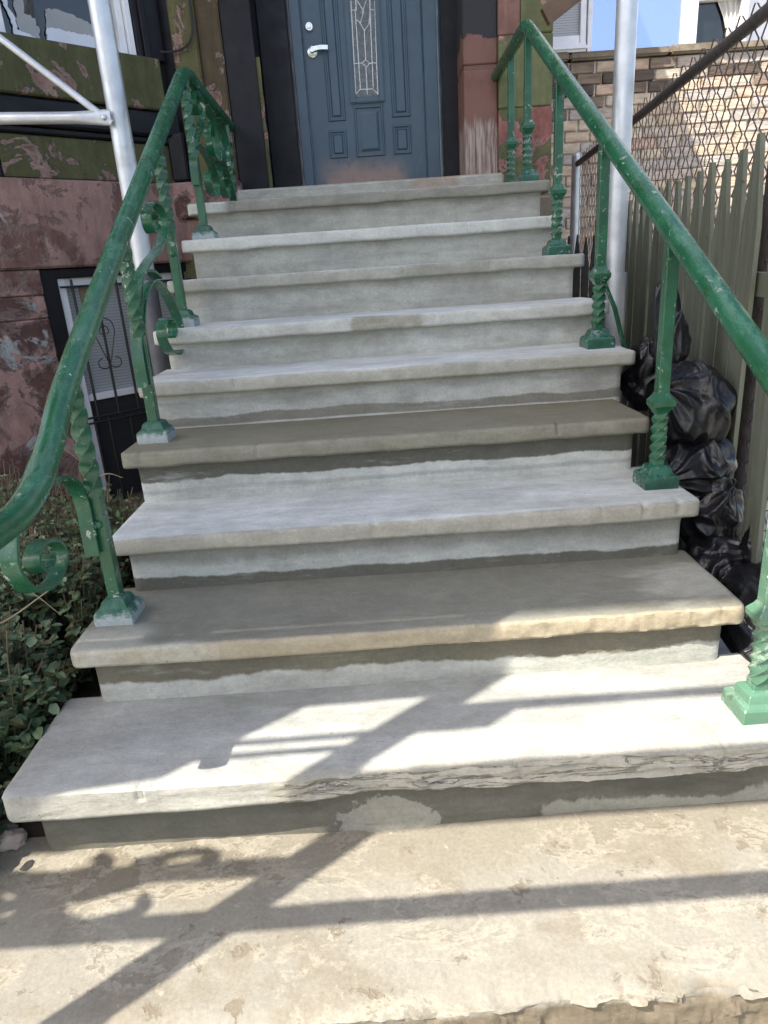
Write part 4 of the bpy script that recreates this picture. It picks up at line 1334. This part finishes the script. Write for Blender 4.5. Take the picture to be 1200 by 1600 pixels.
# ---------------------------------------------------------------- rubbish bags
def bag(c, size, axis, label, seed, pleats=11, neck=0.5, sag=0.0, grp='black rubbish bags'):
    bm = bmesh.new()
    bmesh.ops.create_icosphere(bm, subdivisions=6, radius=1)
    ax = Vector(axis).normalized()
    q = Vector((0, 0, 1)).rotation_difference(ax)
    for v in bm.verts:
        p = v.co.copy()
        th = math.atan2(p.y, p.x)
        up = max(0, p.z)
        wp = 2.2 * fbm(p.x + seed, p.y, p.z, 0.8, 2)
        pl = (0.55 - abs(math.sin(th * pleats * 0.32 + wp))) * (0.03 + 0.13 * up ** 1.5) + (0.5 - abs(math.sin(th * pleats * 0.8 + seed + wp * 1.8))) * (0.004 + 0.035 * up ** 1.8)
        rg = 0.20 * mnoise.noise(Vector((p.x * 1.5 + seed * 3, p.y * 1.5, p.z * 1.5)))
        e_ = Vector((p.x * 1.5 + seed, p.y * 1.5, p.z * 2.4)) + Vector((wp, wp, 0)) * 0.25
        rg += 0.10 * (0.45 - min(0.5, abs(mnoise.noise(e_))) * 2.2)
        r = 1 + pl + rg
        if p.z > 0.72: r *= 1 + neck * (p.z - 0.72) / 0.28
        k = 1.0
        if p.z > 0.72: k = max(0.16, 1 - (p.z - 0.72) / 0.28 * 0.8)
        p = Vector((p.x * r * (0.5 + 0.5 * k), p.y * r * (0.5 + 0.5 * k), p.z * r))
        if p.z < -0.6: p.z = -0.6 + (p.z + 0.6) * 0.3
        p = q @ p
        p = Vector((p.x * size[0], p.y * size[1], p.z * size[2]))
        v.co = p
    me = bpy.data.meshes.new('rubbish_bag')
    bm.to_mesh(me)
    bm.free()
    me.materials.append(BAG)
    me.polygons.foreach_set('use_smooth', [True] * len(me.polygons))
    o = place('rubbish_bag', me, c)
    return tag(o, label, 'rubbish bag', grp)


bag((1.035, 1.04, 0.555), (0.115, 0.16, 0.16), (-0.75, -0.3, 0.35), 'plump black rubbish bag behind the fourth-step post, largest of the pile', 1.0, 13, 0.35)
bag((1.04, 1.0, 0.375), (0.115, 0.15, 0.115), (-0.8, -0.5, -0.1), 'black rubbish bag squeezed under the largest bag', 2.3, 10, 0.3)
bag((1.0, 1.17, 0.755), (0.058, 0.085, 0.125), (-0.25, 0.2, 0.9), 'black bag with its twisted neck standing up against the pickets', 3.1, 9, 1.0)
bag((1.03, 1.42, 0.60), (0.10, 0.12, 0.13), (-0.2, -0.4, 0.8), 'black bag just behind the end of the sixth step', 4.4, 9, 0.3)
bag((1.06, 0.93, 0.20), (0.115, 0.13, 0.13), (0.3, -0.5, 0.75), 'greyish black bag below the end of the fourth step', 5.2, 8, 0.3)
bag((1.045, 0.80, 0.055), (0.12, 0.13, 0.11), (0.6, -0.4, 0.4), 'crumpled black bag low beside the dark wet step', 6.6, 10, 0.3)
bag((1.085, 0.50, -0.005), (0.165, 0.29, 0.15), (0.5, -0.2, 0.6), 'slack black bag spread low beside the third step end', 7.7, 8, 0.2)
bag((1.03, 0.22, -0.10), (0.125, 0.18, 0.15), (0.4, -0.6, 0.3), 'black bag on the ground behind the newel at the pale step', 8.3, 8, 0.2)
bag((1.115, 0.72, 0.135), (0.030, 0.045, 0.075), (0.1, 0.2, 1.0), 'small knotted black bag end leaning on the pickets', 9.1, 6, 0.5)

# ---------------------------------------------------------------- garden
def leaf_vf(c, d, nrm, L, Wd):
    d = d.normalized()
    s = d.cross(nrm).normalized()
    n_ = s.cross(d)
    return [c, c + d * L * 0.35 + s * Wd + n_ * L * 0.10, c + d * L * 0.75 + s * Wd * 0.75 + n_ * L * 0.08, c + d * L, c + d * L * 0.75 - s * Wd * 0.75 + n_ * L * 0.08, c + d * L * 0.35 - s * Wd + n_ * L * 0.10, c + d * L * 0.5]


LEAF_F = [[0, 6, 1], [1, 6, 2], [2, 6, 3], [3, 6, 4], [4, 6, 5], [5, 6, 0]]


def shrub(c, rad, nst, lps, label, seed, mats=(0, 1, 2), lsz=(0.026, 0.045)):
    rr = random.Random(seed)
    t = thing('garden_shrub', c, label, 'shrub', 'low shrubs in the front garden')
    c = Vector(c)
    sp = []
    lv = [([], []) for _ in LEAVES]
    for i in range(nst):
        a = rr.uniform(0, 2 * math.pi)
        e = rr.random() ** 0.6
        tip = c + Vector((math.cos(a) * rad[0] * e, math.sin(a) * rad[1] * e, rad[2] * (0.35 + 0.65 * math.sqrt(max(0, 1 - e * e))) * rr.uniform(0.75, 1.15)))
        base = c + Vector((math.cos(a) * rad[0] * e * 0.45, math.sin(a) * rad[1] * e * 0.45, 0))
        mid = base.lerp(tip, 0.5) + Vector((rr.uniform(-1, 1), rr.uniform(-1, 1), 0.6)) * 0.04
        path = spline([base, mid, tip], 4)
        sp.append(sweep_vf(path, circ(0.0022, 3), side=(0.3, 0.9, 0.1)))
        for j in range(lps):
            q = 0.25 + 0.75 * j / lps
            p = path[min(len(path) - 1, int(q * (len(path) - 1)))] + Vector((rr.gauss(0, 0.012), rr.gauss(0, 0.012), rr.gauss(0, 0.010)))
            d = Vector((rr.uniform(-1, 1), rr.uniform(-1, 1), rr.uniform(-0.45, 0.25)))
            nr = Vector((rr.uniform(-0.5, 0.5), rr.uniform(-0.7, 0.3), 1))
            L = lsz[0] * 0.6 + (lsz[1] - lsz[0] * 0.6) * rr.random() ** 1.3
            if abs(p.x) < 0.945 and p.y > -0.05: continue
            mi = rr.choices(mats, weights=(6, 3.5, 2.2)[:len(mats)])[0]
            V, F = lv[mi]
            o = len(V)
            V += leaf_vf(p, d, nr, L, L * rr.uniform(0.28, 0.40))
            F += [[x + o for x in fc] for fc in LEAF_F]
    for (V, F), mt in zip(lv, LEAVES):
        if V:
            o = mk('foliage', V, F, mt, t, smooth=0)
            o['kind'] = 'stuff'
    o = mk('stems', *join_vf(sp), STEM, t)
    o['kind'] = 'stuff'


shrub((-1.24, 0.36, -0.24), (0.30, 0.34, 0.50), 230, 24, 'dense small-leaved shrub beside the end of the dark wet step', 1)
shrub((-1.68, 0.44, -0.24), (0.34, 0.36, 0.56), 220, 24, 'small-leaved shrub at the left picture edge under the rail scroll', 2)
shrub((-1.26, 0.86, -0.24), (0.32, 0.34, 0.56), 230, 24, 'shrub between the rail scroll and the lowest left post', 3)
shrub((-1.72, 1.02, -0.24), (0.38, 0.36, 0.60), 200, 23, 'brownish shrub against the flaked stone left of the basement window', 4, lsz=(0.020, 0.036))
shrub((-1.30, 1.48, -0.24), (0.33, 0.36, 0.52), 180, 23, 'shrub in front of the basement window, behind the twisted post', 5)
shrub((-1.16, 0.02, -0.24), (0.16, 0.20, 0.24), 90, 20, 'low leafy plant beside the pale step end', 6)
shrub((-1.78, 1.72, -0.24), (0.36, 0.36, 0.56), 150, 22, 'scrubby shrub at the foot of the bay wall', 7, lsz=(0.020, 0.036))


def twig(pts, r, label):
    o = sweep('dry_stem', spline(pts, 6), circ(r, 5), TWIG, None, side=(0.2, 0.9, 0.1), scale=lambda t: 1 - 0.6 * t)
    return tag(o, label, 'plant stem', 'dry stems among the shrubs')


twig([(-1.10, 1.22, 0.05), (-1.09, 1.20, 0.30), (-1.13, 1.22, 0.48), (-1.17, 1.24, 0.57)], 0.006, 'tall dry stem rising before the basement grille')
twig([(-1.12, 1.21, 0.40), (-1.05, 1.20, 0.42), (-1.0, 1.2, 0.40)], 0.003, 'short dry side twig reaching to the fifth step end')
twig([(-1.62, 0.30, 0.06), (-1.38, 0.36, 0.14), (-1.12, 0.42, 0.22), (-0.97, 0.46, 0.30)], 0.004, 'long pale stem lying across the shrub below the scroll')
twig([(-1.55, 0.18, 0.05), (-1.25, 0.24, 0.12), (-1.0, 0.30, 0.13)], 0.0035, 'pale stem lower across the shrub near the wet step')
twig([(-1.30, 0.55, 0.18), (-1.16, 0.52, 0.34), (-1.05, 0.50, 0.28), (-0.98, 0.50, 0.20)], 0.003, 'bent dry stalk near the lowest left post')
twig([(-1.45, 1.1, 0.10), (-1.35, 1.05, 0.36), (-1.22, 1.0, 0.42)], 0.003, 'dry stalk arching over the middle shrub')
twig([(-1.2, 1.5, 0.1), (-1.24, 1.5, 0.34), (-1.34, 1.52, 0.46)], 0.003, 'dry stalk leaning toward the white window frame')
# small litter and stones
v, f = [], []
bm = bmesh.new()
bmesh.ops.create_icosphere(bm, subdivisions=3, radius=1)
for q in bm.verts:
    k = 1 + 0.35 * fbm(q.co.x, q.co.y, q.co.z, 1.6, 3)
    q.co = Vector((q.co.x * 0.04 * k, q.co.y * 0.03 * k, q.co.z * 0.028 * k))
me = bpy.data.meshes.new('plastic_wrapper')
bm.to_mesh(me)
bm.free()
me.materials.append(simple('blue_wrapper', (0.02, 0.045, 0.30), 0.25, 0.3, 30, 0.5, 30))
tag(place('plastic_wrapper', me, (-1.47, 0.92, 0.31)), 'crumpled blue wrapper lying on the shrub behind the rail scroll', 'litter')


def rock(c, s, label, seed):
    bm = bmesh.new()
    bmesh.ops.create_icosphere(bm, subdivisions=3, radius=1)
    for q in bm.verts:
        k = 1 + 0.4 * fbm(q.co.x + seed, q.co.y, q.co.z, 1.2, 4)
        q.co = Vector((q.co.x * s[0] * k, q.co.y * s[1] * k, q.co.z * s[2] * k))
    me = bpy.data.meshes.new('stone')
    bm.to_mesh(me)
    bm.free()
    me.materials.append(STONE_S)
    tag(place('stone', me, c), label, 'stone', 'stones at the garden edge')


rock((-1.020, 0.085, -0.202), (0.035, 0.025, 0.022), 'small brown stone touching the left end of the pale step', 1.0)
rock((-1.095, 0.070, -0.207), (0.045, 0.03, 0.022), 'flat stone at the left picture edge above the bottom step', 2.0)
rock((-1.060, 0.130, -0.212), (0.035, 0.03, 0.02), 'stone half hidden by leaves behind the other two', 3.0)
